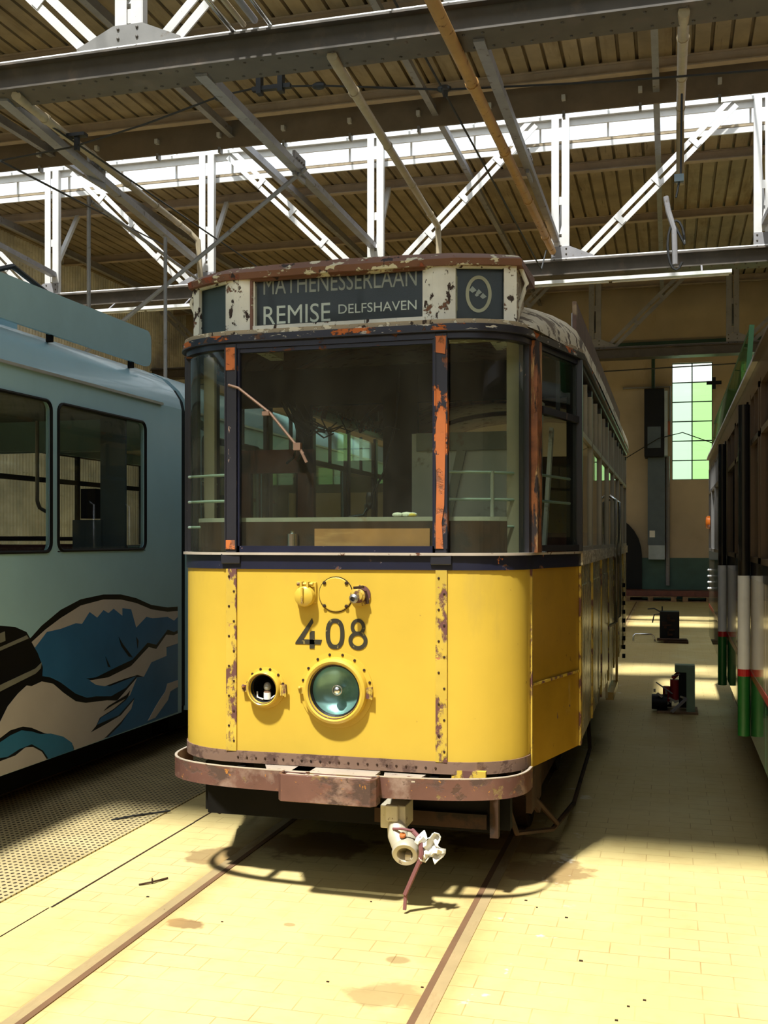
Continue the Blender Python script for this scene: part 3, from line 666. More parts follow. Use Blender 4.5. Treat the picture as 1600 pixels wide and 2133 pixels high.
# windscreen posts and panes
xl, xr = CX-.535, CX+.514
MB().box((xl+.03,4.812,1.662),(xr-.03,4.818,2.64)).build('windscreen', M['glass'], T)
f = MB(); f.box((xl+.03,4.795,1.64),(xr-.03,4.82,1.672)); f.box((xl+.03,4.80,2.615),(xr-.03,4.83,2.65)); f.box((xl+.028,4.795,1.64),(xl+.042,4.82,2.64)); f.box((xr-.042,4.795,1.64),(xr-.028,4.82,2.64))
f.build('windscreen_frame', M['navy'], T)
for x, mt in ((xl,'post_dark'),(xr,'post_orange')):
    p = MB().box((x-.028,4.785,1.64),(x+.028,4.84,2.66)).box((x-.05,4.78,1.585),(x+.05,4.80,1.635)).build('windscreen_post', M[mt], T, bevel=.004, label='orange peeled windscreen post' if x == xr else 'dark windscreen post with orange patches')
    q = MB(); q.box((x-.031,4.780,1.66),(x-.024,4.79,2.64)); q.box((x+.024,4.780,1.66),(x+.031,4.79,2.64)); q.build('post_beading', M['post_dark'] if x == xl else M['post_orange'], p)
if True:
    MB().box((xl-.026,4.781,2.53),(xl+.026,4.786,2.64)).box((xl-.026,4.781,1.655),(xl+.026,4.786,1.70)).each('peeled_patch', M['peel_orange'], T)
    MB().prism([(xr-.027,1.66),(xr+.012,1.66),(xr+.004,1.78),(xr+.016,1.86),(xr+.020,2.05),(xr+.024,2.28),(xr+.006,2.31),(xr-.012,2.29),(xr-.027,2.22),(xr-.020,1.95)], 1, 4.781, 4.786).prism([(xr-.027,2.57),(xr+.02,2.56),(xr+.027,2.645),(xr-.027,2.645)], 1, 4.781, 4.786).each('peeled_patch', M['peel_orange'], T)
for s in (-1, 1):
    g = arc(-82,-6,-.012,10) if s < 0 else arc(6,82,-.012,10)
    MB().wall(g, 1.64, 2.64, .006).build('corner_window', M['glass'], T, smooth=True)
    MB().wall(arc(-90,-80,.006,3) if s < 0 else arc(80,90,.006,3), 1.64, 2.66, .05).build('corner_post', M['post_dark'], T)
    c = (CX+s*.905, 5.13); MB().prism([(c[0]-.02,5.085),(c[0]+.018,5.085),(c[0]+.03,5.17),(c[0]-.01,5.17)], 2, 1.64, 2.66).build('bare_post', M['wood_post'] if s > 0 else M['post_dark'], T, label='bare orange-brown wooden corner post' if s > 0 else 'dark corner post')
    a, b = V((CX+s*.925,5.2,0)), V((CX+s*1.062,5.72,0)); d = (b-a)
    MB().bar(a+V((0,0,2.15)), b+V((0,0,2.15)), .006, .96).build('platform_window', M['glass_side'], T)
    f = MB(); f.bar(a+V((0,0,2.34)), b+V((0,0,2.34)), .03, .035); f.bar(b+V((0,0,1.64)), b+V((0,0,2.66)), .05, .05); f.bar(a+d*.55+V((-s*.02,0,2.36)), a+d*.55+V((-s*.02,0,2.62)), .02, .03); f.bar(a+V((0,0,1.66)), b+V((0,0,1.66)), .03, .03)
    f.build('platform_window_frame', M['post_dark'], T)
# cornice
MB().wall(around(.010), 2.635, 2.668, .05).build('cornice', M['navy'], T, smooth=True)
MB().wall(around(.026), 2.668, 2.700, .06).build('cornice_top', M['navy_chipped'], T, smooth=True, label='navy cornice edge chipped to orange')
MB().wall(around(.031), 2.664, 2.670, .06).build('cornice_drip', M['post_dark'], T, smooth=True)
MB().wall(around(.018), 2.700, 2.722, .07).build('cornice_ledge', M['sill_cream'], T, smooth=True)
# roof
def roofsec(y, w, h, z0=2.705, n=22): return [(CX+w*math.cos(math.pi*k/n), y, z0+h*max(0,math.sin(math.pi*k/n))**.8) for k in range(n+1)]
secs = [roofsec(5.0,.90,.02), roofsec(5.1,.93,.12), roofsec(5.35,.98,.27), roofsec(5.8,1.09,.36), roofsec(7.0,1.10,.42), roofsec(9.5,1.10,.43), roofsec(12.05,1.10,.42)]
MB().loft(secs, close=False).build('roof', M['roof_cream'], T, smooth=True)
secs = [[(CX+(p[0]-CX)*.95, p[1]+.02, 2.66+(p[2]-2.66)*.82) for p in S_] for S_ in secs[1:]]
MB().loft(secs, close=False).build('ceiling_lining', M['redwood'], T, smooth=True)
for y in (6.6,7.6,8.6,9.6,10.6):
    MB().tube([(CX+1.0*math.cos(math.pi*k/16), y, 2.62+.36*math.sin(math.pi*k/16)) for k in range(17)], .022, 6).build('ceiling_rib', M['redwood'], T)
for s in (-1, 1):
    x = CX+s*.985; b = MB().box((x-.012,6.4,2.86),(x+.012,12.1,3.13)).build('roof_board', M['board_brown'], T)
    q = MB()
    for y in (6.6,7.8,9.0,10.2,11.4): q.bar((x-s*.02,y,2.75),(x-s*.02,y,3.1),.03,.02); q.bar((x-s*.02,y,3.0),(x-s*.3,y,2.98),.02,.02)
    q.each('board_bracket', M['steel'], b)
o = MB(); o.box((CX-.3,6.6,3.05),(CX+.5,7.3,3.24)); o.box((CX-.25,8.0,3.05),(CX+.45,8.8,3.26)); o.build('resistor_box', M['dark_rust'], T)
MB().prism([(5.02,2.76),(5.02,2.99),(5.45,2.95),(5.75,2.86),(5.75,2.74)], 0, CX+.62, CX+.70).build('sign_brace', M['cream_peel'], T)
MB().prism([(5.02,2.76),(5.02,2.99),(5.45,2.95),(5.75,2.86),(5.75,2.74)], 0, CX-.70, CX-.62).build('sign_brace', M['cream_peel'], T)
# destination sign
z0, z1 = 2.722, 3.0
pe = [(-.835,5.02),(-.60,4.90),(.547,4.90),(.835,4.99)]
P = [(CX+a, b) for a, b in pe]
S = MB().prism([(P[0][0],P[0][1]+.06),(P[1][0],P[1][1]+.06),(P[2][0],P[2][1]+.06),(P[3][0],P[3][1]+.06),(P[3][0]-.02,5.4),(P[0][0]+.02,5.4)], 2, z0, z1).build('sign_box', M['sill_cream'], T)
MB().box((CX-.46,4.93,2.745),(CX+.405,4.945,2.998)).build('sign_blind', M['sign_black'], S)
MB().box((CX-.46,4.908,2.75),(CX+.405,4.911,2.995)).build('sign_glass', M['glass_low'], S)
f = MB(); f.box((CX-.47,4.888,2.722),(CX+.415,4.915,2.762)); f.build('sign_lower_frame', M['cream_peel'], S)
MB().box((CX-.47,4.885,2.985),(CX+.415,4.915,3.0)).build('sign_upper_frame', M['lid_rust'], S)
for a, b in ((-.612,-.455),(.40,.560)):
    o = MB(); n = 6; w = (b-a)
    o.prism([(CX+a,4.95)]+[(CX+a+w*k/n, 4.90-.018*math.sin(math.pi*k/n)) for k in range(n+1)]+[(CX+b,4.95)], 2, 2.722, 3.0)
    o.build('sign_pillar', M['cream_peel'], S, label='cracked cream sign pillar')
MB().box((CX-.475,4.886,2.74),(CX-.462,4.90,2.99)).build('frame_strip', M['lid_rust'], S)
def angled(p, q, mat_pl, dig):
    p, q = V((p[0],p[1],0)), V((q[0],q[1],0)); d = (q-p).normalized(); n = V((d.y,-d.x,0)); L_ = (q-p).length
    return p, q, d, n, L_
for s in (-1, 1):
    p, q = (P[2],P[3]) if s > 0 else (P[0],P[1])
    p, q, d, n, LL = angled(p, q, 0, 0)
    o = MB(); a = p+d*.01-n*.03; b = q-d*.01-n*.03
    o.bar(a+V((0,0,2.862)), b+V((0,0,2.862)), .01, .25); o.build('number_blind', M['sign_black'] if s > 0 else M['blue_grey'], S)
    e0 = (q-d*.06, q) if s > 0 else (p, p+d*.045)
    MB().bar(e0[0]+V((0,0,2.862)), e0[1]+V((0,0,2.862)), .02, .27).build('number_pillar', M['cream_peel'], S, label='cracked cream end pillar')
    g = MB(); g.bar(p+V((0,0,2.732)), q+V((0,0,2.732)), .022, .02); g.bar(p+V((0,0,2.992)), q+V((0,0,2.992)), .022, .016); g.each('number_frame', M['cream_peel'], S)
    MB().bar(p-n*.006+V((0,0,2.862)), q-n*.006+V((0,0,2.862)), .003, .25).build('number_glass', M['glass_low'], S)
    if s > 0:
        def ringm(c, rx, rz, w, ux, nrm, mi=0, mb=None, n_=40, ex=1.0, th=.002):
            mb = mb or MB(); vs = []; 
            for k in range(n_):
                t = 2*math.pi*k/n_; ca = math.copysign(abs(math.cos(t))**ex, math.cos(t)); sa = math.copysign(abs(math.sin(t))**ex, math.sin(t))
                for r in (0, 1):
                    for h in (0, th): vs.append(c+ux*ca*(rx-w*r)+V((0,0,1))*sa*(rz-w*r)+nrm*h)
            fs = []
            for k in range(n_):
                a_ = k*4; b_ = (k+1)%n_*4
                fs += [(a_+1,b_+1,b_+3,a_+3),(a_,a_+1,b_+1,b_),(a_+2,b_+2,b_+3,a_+3)]
            return mb.add(vs, fs, mi)
        c = p+d*.125-n*.022+V((0,0,2.868)); r_ = ringm(c, .062, .088, .016, d, n); 
        r_.bar(p+d*.022-n*.021+V((0,0,2.79)), p+d*.022-n*.021+V((0,0,2.95)), .003, .014)
        r_.build('route_number', M['letter_sand'], S)
        o = MB()
        for (u, z, w) in ((-.03,2.885,.02),(.0,2.875,.016),(.02,2.855,.018),(-.01,2.862,.012)):
            cc = p+d*(.125+u)-n*.018+V((0,0,z)); o.add([cc+d*w, cc+V((0,0,w)), cc-d*w*.8, cc-V((0,0,w*.6))], [(0,1,2,3)])
        o.build('pale_fleck', M['letter_dim'], S)  # small pale diamonds inside the ring of the route number
tm = MB(); text_mb(tm, 'MATHENESSERLAAN', (CX-.42,4.929,2.922), (1,0,-.004), (0,0,1), .785, .092); tm.build('upper_lettering', M['letter_dim'], S)
tm = MB(); text_mb(tm, 'REMISE', (CX-.42,4.929,2.773), (1,0,0), (0,0,1), .35, .092); text_mb(tm, 'DELFSHAVEN', (CX-.028,4.929,2.806), (1,0,0), (0,0,1), .392, .046); tm.build('lower_lettering', M['letter'], S)
# lid: shallow curved cover over the sign
def lidsec(z, g): return [(CX+a*(1+g*.02), b-(.035+0*g), z) for a, b in [(-.86,5.03),(-.74,4.96),(-.60,4.905),(-.3,4.895),(0,4.89),(.3,4.895),(.56,4.905),(.72,4.95),(.865,5.0)]]
outer = lidsec(2.994,0); mid = [(x, y-.012, 3.022) for x, y, z in outer]; top = [(x*1+(CX-x)*.03, y+.03, 3.05+.012*(1-((x-CX)/.86)**2)) for x, y, z in outer]
back = [(x, 5.45, 3.045) for x, y, z in outer]; backl = [(x, 5.45, 2.994) for x, y, z in outer]
o = MB(); n = len(outer); o.loft([outer, mid, top, back, backl, outer], close=False, caps=False)
for e in (0, n-1): o.add([outer[e], mid[e], top[e], back[e], backl[e]], [(0,1,2,3,4)])
o.build('sign_lid', M['lid_rust'], S, smooth=True, label='rusty sign lid with flaking cream paint')
for s in (-1, 1): MB().tube([(CX+s*.84,5.04,3.02),(CX+s*.875,5.06,2.93),(CX+s*.84,5.08,2.84),(CX+s*.82,5.08,2.74)], .011, 8).build('sign_conduit', M['cream_peel'], T, smooth=True)
# front seams, hatch, sockets
for x in (xl, xr):
    st = MB().box((x-.027,4.792,.67),(x+.027,4.80,1.56)).build('seam_strip', M['seam'], T)
    b = MB()
    for k in range(12):
        for sx in (-.012,) if k % 2 else (.014,): b.lathe((x+sx,4.792,.72+k*.073), (0,-1,0), [(.006,0),(.005,.003),(0,.004)], 8)
    b.each('screw', M['dark_rust'], st)
o = MB(); o.lathe((CX,4.80,1.441), (0,-1,0), [(.082,0),(.082,.006),(.078,.008),(0,.008)], 36)
h = o.build('round_hatch', M['yellow'], T)
MB().lathe((CX,4.80,1.441), (0,-1,0), [(.086,0),(.086,.003),(.081,.003)], 36).build('hatch_rim', M['dark_rust'], h)
b = MB()
for sx in (-1, 1):
    for sz in (-1, 1): b.lathe((CX+sx*.055,4.792,1.441+sz*.055), (0,-1,0), [(.009,0),(.009,.005),(.004,.007),(0,.007)], 6)
b.each('hatch_bolt', M['dark_rust'], h)
t = MB().box((CX-.195,4.785,1.40),(CX-.095,4.80,1.50)).build('coupling_socket', M['yellow'], T, bevel=.003, label='socket with round hinged cap')
MB().lathe((CX-.145,4.79,1.432), (0,-1,0), [(.048,0),(.050,.03),(.046,.045),(.028,.056),(0,.058)], 24).build('socket_cap', M['yellow'], t, smooth=True)
MB().box((CX-.150,4.722,1.40),(CX-.141,4.735,1.475)).box((CX-.165,4.75,1.475),(CX-.155,4.785,1.502)).box((CX-.133,4.75,1.475),(CX-.123,4.785,1.502)).tube([(CX-.185,4.77,1.49),(CX-.105,4.77,1.49)], .008, 8).build('socket_hinge', M['seam'], t)
t = MB().lathe((CX+.123,4.80,1.438), (0,-1,0), [(.050,0),(.050,.01),(.034,.014),(.034,.045),(.024,.05),(.024,.060),(.0,.060)], 24).build('coupling_plug', M['seam'], T, smooth=True, label='round plug fitting with hose tip')
MB().lathe((CX+.112,4.742,1.428), (-.1,-1,-.1), [(.020,0),(.022,.02),(.012,.03),(.012,.012),(0,.012)], 16).build('plug_tip', M['steel'], t, smooth=True)
MB().bar((CX+.10,4.76,1.475),(CX+.15,4.76,1.48),.012,.012).bar((CX+.15,4.78,1.46),(CX+.165,4.78,1.40),.010,.012).build('plug_latch', M['dark_rust'], t)
# number 408
nb = MB(); ux, up, nn = V((1,0,0)), V((0,0,1)), V((0,-1,0)); zb, h = 1.180, .146
def P4(x, z): return (CX-.205+x, 4.799, zb+z*h)
def flat(poly, th=.0015): 
    nb.prism([(CX-.205+x, zb+z*h) for x, z in poly], 1, 4.7985-th, 4.7995)
flat([(.085,1.0),(.092,.86),(.040,.295),(.135,.295),(.128,.14),(.0,.14),(.002,.20)])
flat([(.083,.58),(.098,.58),(.098,.0),(.073,.0),(.073,.50)])
ringm(V((CX-.004,4.7990,zb+h/2)), .047, .073, .021, ux, nn, 0, nb, 40, .82)
ringm(V((CX+.110,4.7990,zb+h*.735)), .036, .040, .017, ux, nn, 0, nb)
ringm(V((CX+.110,4.7988,zb+h*.295)), .047, .044, .019, ux, nn, 0, nb)
nb.build('fleet_number', M['numeral'], T)
# headlamps
def lamp(x, z, r, big):
    t = MB().lathe((x,4.80,z), (0,-1,0), [(r*1.42,0),(r*1.42,.006),(r*1.2,.008),(r*1.2,0)], 40).build('headlamp', M['yellow'], T, label=('large round headlamp with green reflector' if big else 'small round lamp with bare bulb'))
    MB().lathe((x,4.80,z), (0,-1,0), [(r*1.24,0),(r*1.24,.030),(r*1.20,.046),(r*1.10,.052),(r*1.0,.046),(r*.97,.03),(r*.97,-.02)], 48).build('bezel', M['yellow'], t, smooth=True)
    MB().lathe((x,4.80,z), (0,-1,0), [(r*1.0,.0505),(r*.985,.045)], 48).build('bezel_rim', M['rust_strip'], t)
    MB().lathe((x,4.80,z), (0,-1,0), [(r*.975,.028),(r*.90,.020),(r*.90,.012)], 40).build('lens_seal', M['black'], t)
    bw = MB(); dp = .085 if big else .12
    bw.lathe((x,4.776,z), (0,1,0), [(r*math.cos(a), dp*math.sin(a)) for a in [k*math.pi/20 for k in range(11)]], 40)
    bw.build('reflector' if big else 'lamp_well', M['reflector'] if big else M['black'], t, smooth=True)
    b = MB(); n = 8 if big else 6
    for k in range(n):
        a = math.pi*(.08+.84*k/(n-1)); b.lathe((x+r*1.34*math.cos(a),4.793,z+r*1.34*math.sin(a)), (0,-1,0), [(.007,0),(.006,.004),(0,.005)], 8)
    b.each('lamp_screw', M['dark_rust'], t)
    c = MB(); c.box((x+r*1.22,4.765,z-.03),(x+r*1.22+.022,4.798,z+.02)); c.tube([(x+r*1.22+.026,4.77,z-.035),(x+r*1.22+.026,4.77,z+.025)], .005, 8); c.box((x-r*1.22-.03,4.775,z-.02),(x-r*1.22,4.80,z+.012)); c.ball((x-r*1.22-.02,4.77,z+.008), .009)
    c.each('lamp_latch', M['seam'], t)
    bl = MB()
    if big: bl.ball((x+.004,4.80,z), .023); bl.tube([(x+.004,4.86,z),(x+.004,4.81,z)], .014, 10); bl.lathe((x+.004,4.80,z), (0,-1,0), [(.026,-.006),(.026,.004),(.019,.004)], 16)
    else: bl.ball((x+.008,4.80,z+.006), .019, 0, 8, (1,1,1.2)); 
    bl.build('bulb', M['bulb'] if not big else M['chrome'], t, smooth=True)
    if not big:
        MB().tube([(x+.008,4.80,z-.055),(x+.008,4.80,z-.022)], .018, 12).build('lampholder', M['white_plastic'], t, smooth=True)
        MB().tube([(x+.008,4.80,z-.024),(x+.008,4.80,z-.014)], .017, 12).build('bulb_collar', M['brass'], t)
        MB().tube([(x-.045,4.80,z-.02),(x-.04,4.79,z-.045),(x-.01,4.79,z-.055)], .004, 6).tube([(x+.055,4.80,z-.03),(x+.03,4.79,z-.05)], .004, 6).build('lamp_wire', M['white_plastic'], t, smooth=True)
lamp(CX+.003, .985, .128, True)
lamp(CX-.357, .983, .070, False)
# skirt, bumper, underframe
MB().wall(nose(.006), .615, .672, .03).build('rusty_skirt', M['rust_strip'], T, smooth=True)
o = MB()
for k in range(22): x = CX-.5+k*.047; o.lathe((x,4.793,.642), (0,-1,0), [(.006,0),(.004,.003),(0,.003)], 6)
o.each('skirt_rivet', M['dark_rust'], T)
MB().box((CX+.56,4.80,.585),(CX+.72,4.83,.635)).build('skirt_step', M['seam'], T)
def bump(e=0, a0=-90, a1=88, n=40):
    o = []
    for k in range(n+1):
        a = math.radians(a0+(a1-a0)*k/n); s = 1 if a >= 0 else -1
        o.append((CX+s*(.905+e)*abs(math.sin(a))**.62, 5.12-(.47+e)*abs(math.cos(a))**.55))
    return o
B = MB().wall(bump(), .522, .618, .012).build('bumper', M['bumper'], T, smooth=True, label='curved rusty pink-brown bumper')
MB().wall(bump(.0005), .6175, .6215, .013).build('bumper_edge', M['bright_edge'], B, smooth=True)
MB().prism([(CX-.216,4.66),(CX-.216,4.60),(CX-.195,4.572),(CX+.235,4.567),(CX+.258,4.59),(CX+.258,4.66),(CX+.245,4.66),(CX+.245,4.60),(CX+.225,4.583),(CX-.185,4.588),(CX-.203,4.605),(CX-.203,4.66)], 2, .497, .622).build('bumper_block', M['bumper'], B, bevel=.003, label='squared centre section of the bumper')
MB().box((CX-.19,4.60,.600),(CX+.22,4.80,.612)).prism([(CX-.30,4.67),(CX-.1,4.64),(CX-.1,4.80),(CX-.36,4.80)], 2, .606,.612).prism([(CX+.27,4.66),(CX+.42,4.66),(CX+.44,4.80),(CX+.24,4.80)], 2, .60,.607).build('bumper_plate', M['bright_edge'], B)
o = MB().box((CX-.74,4.97,.31),(CX+.74,5.03,.60)).box((CX-.78,5.03,.31),(CX+.80,5.10,.56)); o.box((CX-.5,4.72,.53),(CX-.46,4.9,.60)); o.box((CX+.46,4.72,.53),(CX+.50,4.9,.60))
o.build('headstock', M['dark'], T)
MB().box((CX+.15,4.945,.33),(CX+.70,4.97,.40)).box((CX+.72,4.92,.30),(CX+.76,4.96,.56)).build('headstock_beam', M['dark_rust'], T)
MB().box((CX-.86,5.05,.58),(CX+.86,5.8,.78)).box((CX-1.04,5.78,.58),(CX+1.04,11.95,.78)).build('underframe', M['dark'], T)
for y in (6.3, 7.9, 9.9, 11.2):
    w = MB()
    for s in (-1, 1): w.lathe((CX+s*.69,y,.335), (s,0,0), [(0,-.04),(.36,-.04),(.36,-.02),(.33,-.02),(.33,.05),(.27,.05),(.25,.02),(.08,.02),(.08,.07),(0,.07)], 32)
    w.tube([(CX-.7,y,.335),(CX+.7,y,.335)], .06, 12); w.build('wheelset', M['dark_rust'], T, smooth=True)
for ya, yb in ((5.9,8.3),(9.5,11.6)):
    b = MB()
    for s in (-1, 1): b.box((CX+s*.80-.03,ya,.30),(CX+s*.80+.03,yb,.45)); b.bar((CX+s*.80,ya,.35),(CX+s*.80,ya-.25,.58),.05,.04)
    b.build('bogie_frame', M['dark_rust'], T)
for s in (-1, 1):
    MB().tube([(CX+s*.72,5.12,.56),(CX+s*.80,5.25,.24),(CX+s*.93,5.7,.15),(CX+s*.99,6.3,.15),(CX+s*.99,7.6,.22),(CX+s*.95,7.9,.55)], .014, 6).tube([(CX+s*.78,5.3,.52),(CX+s*.95,5.75,.17)], .014, 6).build('side_guard', M['dark_rust'], T)
MB().box((CX+.84,5.3,.33),(CX+.87,5.7,.58)).bar((CX+.80,5.15,.55),(CX+.88,5.5,.3),.02,.03).build('step_plate', M['dark_rust'], T)
MB().bar((CX+.862,5.05,.58),(CX+.875,5.06,.695),.012,.024).bar((CX+.85,5.06,.59),(CX+.87,5.06,.59),.02,.02).build('bright_bracket', M['chrome'], T)
for s in (-1, 1):
    MB().box((CX+s*1.08-.03,8.5,.44),(CX+s*1.08+.03,9.25,.50)).box((CX+s*1.1-.01,9.2,.44),(CX+s*1.1+.01,9.25,1.5)).build('door_step', M['yellow_shaded'], T)
    for y in (8.55, 9.2):
        MB().tube([(CX+s*1.075,y,2.05),(CX+s*1.125,y,2.02),(CX+s*1.125,y,1.05),(CX+s*1.075,y,1.02)], .014, 8).build('door_handrail', M['chrome'], T, smooth=True)
o = MB()
for k in range(9): o.box((CX+1.07,11.0,.5+k*.09),(CX+1.10,11.06,.54+k*.09))
o.build('hinge_row', M['dark'], T)
# coupler under the bumper
K = MB().box((CX+.235,4.74,.36),(CX+.355,4.90,.47)).box((CX+.265,4.715,.40),(CX+.325,4.75,.475)).build('coupler', M['couple'], T, bevel=.006)
MB().tube([(CX+.30,4.80,.40),(CX+.325,4.72,.335),(CX+.355,4.69,.29)], .047, 16).build('coupler_bar', M['couple'], K, smooth=True)
MB().lathe((CX+.368,4.72,.295), (.10,-.93,-.36), [(.042,-.06),(.052,.0),(.060,.03),(.062,.062),(.056,.072),(.038,.070),(.032,.06),(.032,.0),(0,.0)], 32).build('coupler_head', M['couple'], K, smooth=True)
MB().lathe((CX+.360,4.672,.352), (0,-.5,.86), [(.016,0),(.014,.008),(0,.009)], 12).build('coupler_bolt', M['orange_flat'], K)
MB().bar((CX+.385,4.70,.262),(CX+.387,4.665,.256),.028,.028).build('coupler_pin', M['sill_cream'], K)
random.seed(12)
o = MB(); vs = []
G = 9
for i in range(G):
    for j in range(G):
        u = i/(G-1)-.5; v = j/(G-1)-.5
        w = .055*(1-abs(v)*1.1)+.02; vs.append((CX+.492+u*w*1.7+.012*math.sin(v*9), 4.655+.018*math.sin(u*14+v*9)+.012*math.cos(v*17), .315+v*-.12+.015*math.sin(u*8)))
fs = [(i*G+j,(i+1)*G+j,(i+1)*G+j+1,i*G+j+1) for i in range(G-1) for j in range(G-1)]
o.add(vs, fs); r = o.build('rag', M['rag'], smooth=True); sm = r.modifiers.new('s','SOLIDIFY'); sm.thickness = .005
tag(r, 'crumpled white rag tied to the coupler under the yellow tram', 'rag')
o = MB(); o.tube([(CX+.40,4.69,.375),(CX+.445,4.655,.35),(CX+.455,4.64,.29),(CX+.445,4.65,.24)], .011, 8).tube([(CX+.31,4.69,.375),(CX+.36,4.665,.385),(CX+.41,4.68,.375)], .006, 8); o.bar((CX+.445,4.65,.25),(CX+.375,4.66,.09),.024,.016); o.bar((CX+.378,4.66,.10),(CX+.372,4.66,.02),.014,.012)
tag(o.build('tie_strap', M['strap'], smooth=True), 'maroon strap and brown stick hanging from the coupler to the floor', 'strap')
# wiper and cab interior
W = MB().tube([(CX-.546,4.785,2.458),(CX-.49,4.775,2.44),(CX-.322,4.770,2.311),(CX-.152,4.765,2.111)], .007, 8).build('wiper_arm', M['brass'], T, smooth=True)
MB().box((CX-.20,4.755,2.13),(CX-.165,4.785,2.165)).bar((CX-.165,4.765,2.13),(CX-.135,4.765,2.07),.012,.012).box((CX-.36,4.755,2.30),(CX-.325,4.78,2.32)).each('wiper_clamp', M['brass'], W)
MB().wall(arc(-60,-1e-4,-.05,6)+arc(1e-4,60,-.05,6), 1.79, 1.81, .20).build('dash_ledge', M['interior'], T)
MB().wall(arc(-60,-1e-4,-.05,6)+arc(1e-4,60,-.05,6), 1.60, 1.79, .012).build('dash_panel', M['dark_rust'], T)
MB().box((CX-.12,4.835,1.66),(CX+.45,4.848,1.755)).build('plywood_board', M['brownwood'], T)
MB().lathe((CX-.235,4.84,1.67), (0,0,1), [(.03,0),(.03,.06),(.012,.066),(.012,.075),(0,.075)], 16).build('metal_cup', M['chrome'], T, smooth=True)
MB().prism([(CX-.80,4.95),(CX+.80,4.95),(CX+.86,5.15),(CX+1.04,5.8),(CX+1.04,11.9),(CX-1.04,11.9),(CX-1.04,5.8),(CX-.86,5.15)], 2, .78, .82).build('cab_floor', M['dark'], T)
for s in (-1, 1):
    MB().bar((CX+s*.80,5.13,1.62),(CX+s*.80,5.13,2.66),.06,.03).build('inner_post', M['beige_frame'], T)
    x0 = CX+s*.70; g = MB()
    for z in (2.025, 1.895, 1.765): g.tube([(CX+s*(.86 if s < 0 else .47),5.0 if s < 0 else 4.92,z),(CX+s*.715,4.93 if s < 0 else 5.02,z),(CX+s*(.60 if s < 0 else .84),4.90 if s < 0 else 5.16,z)], .007, 8)
    if s > 0: g.tube([(CX+.715,5.02,1.62),(CX+.715,5.02,2.03)], .010, 8, 1)
    g.build('grab_rail', [M['rail_green'], M['interior']], T, smooth=True)
    g = MB()
    for z in (2.025, 1.895): g.tube([(CX+s*.90,5.22,z),(CX+s*1.02,5.70,z)], .007, 8)
    g.build('side_grab_rail', M['rail_green'], T, smooth=True)
o = MB(); Y = 5.95
for a, b in ((-1.05,-.99),(-.62,-.53),(-.08,.0),(.98,1.05)): o.box((CX+a,Y,.8),(CX+b,Y+.05,2.66))
o.box((CX-1.05,Y,2.50),(CX+1.05,Y+.05,2.72)); o.build('bulkhead', M['dark'], T)
D = MB().box((CX-1.0,Y-.02,.82),(CX-.90,Y+.02,2.22)).box((CX-.60,Y-.02,.82),(CX-.50,Y+.02,2.22)).box((CX-1.0,Y-.02,2.10),(CX-.50,Y+.02,2.24)).box((CX-1.0,Y-.02,.82),(CX-.50,Y+.02,1.5)).build('bulkhead_door', M['redwood'], T)
MB().box((CX-.90,Y-.003,1.5),(CX-.60,Y+.003,2.10)).build('door_glass', M['glass_dark'], D)
MB().box((CX-.05,Y-.01,.82),(CX+.13,Y+.02,2.66)).build('bulkhead_pillar', M['dark'], T)
MB().box((CX+.13,5.80,.82),(CX+.86,5.84,2.30)).build('white_board', M['cabinet'], T)
MB().box((CX+.16,5.78,2.20),(CX+.80,5.80,2.30)).bar((CX+.30,5.78,1.65),(CX+.42,5.78,2.2),.02,.05).build('board_trim', M['interior'], T)
MB().bar((CX+.80,5.5,1.4),(CX+.86,5.72,2.45),.02,.09).bar((CX+.88,5.6,1.4),(CX+.92,5.75,2.3),.02,.07).each('leaning_slat', M['cabinet'], T)
C_ = MB().box((CX-.20,5.15,1.0),(CX+.10,5.45,1.74)).build('controller', M['dark'], T, bevel=.02)
MB().tube([(CX-.08,5.28,1.82),(CX+.01,5.24,1.83),(CX+.04,5.23,1.87)], .008, 8).build('controller_arm', M['chrome'], C_, smooth=True)
MB().lathe((CX+.045,5.23,1.86), (0,0,1), [(.012,0),(.018,.02),(.022,.06),(.016,.085),(0,.09)], 14).build('controller_knob', M['black_gloss'], C_, smooth=True)
MB().tube([(CX+.055,5.25,1.94),(CX+.10,5.3,2.05),(CX+.15,5.35,2.30),(CX+.16,5.4,2.6)], .006, 6).build('hanging_cable', M['black'], T)
o = MB(); random.seed(5)
for k in range(9):
    x = CX-.43+random.uniform(0,.10); y = 5.1+random.uniform(0,.2); o.tube([(x,y,2.42),(x+.05,y,2.33),(x+.12+random.uniform(0,.08),y,2.25+random.uniform(-.02,.03)),(x+.2+random.uniform(-.02,.05),y,2.28+random.uniform(-.03,.04))], .0045, 5)
for k in range(4):
    x = CX+.02+random.uniform(-.25,.15); y = 5.2; z = 2.28; o.tube([(x,y,z+.05),(x+.04,y,z-.03),(x+.10,y,z),(x+.16,y,z-.02)], .004, 5)
o.tube([(CX-.36,5.2,2.35),(CX-.33,5.2,2.22),(CX-.36,5.2,2.13),(CX-.40,5.2,2.10)], .006, 5).tube([(CX-.38,5.2,2.35),(CX-.31,5.2,2.25),(CX-.31,5.2,2.16),(CX-.34,5.2,2.11)], .006, 5)
o.build('loose_wiring', M['black'], T)
for i in range(5):
    for s in (-1, 1):
        y = 6.9+i*.95; b = MB().box((CX+s*.75-.25,y,1.2),(CX+s*.75+.25,y+.42,1.26)).box((CX+s*.75-.25,y+.38,1.26),(CX+s*.75+.25,y+.43,1.75)).box((CX+s*.75-.2,y+.1,.82),(CX+s*.75+.2,y+.3,1.2))
        b.build('bench_seat', M['redwood'], T)
o = MB(); random.seed(3)
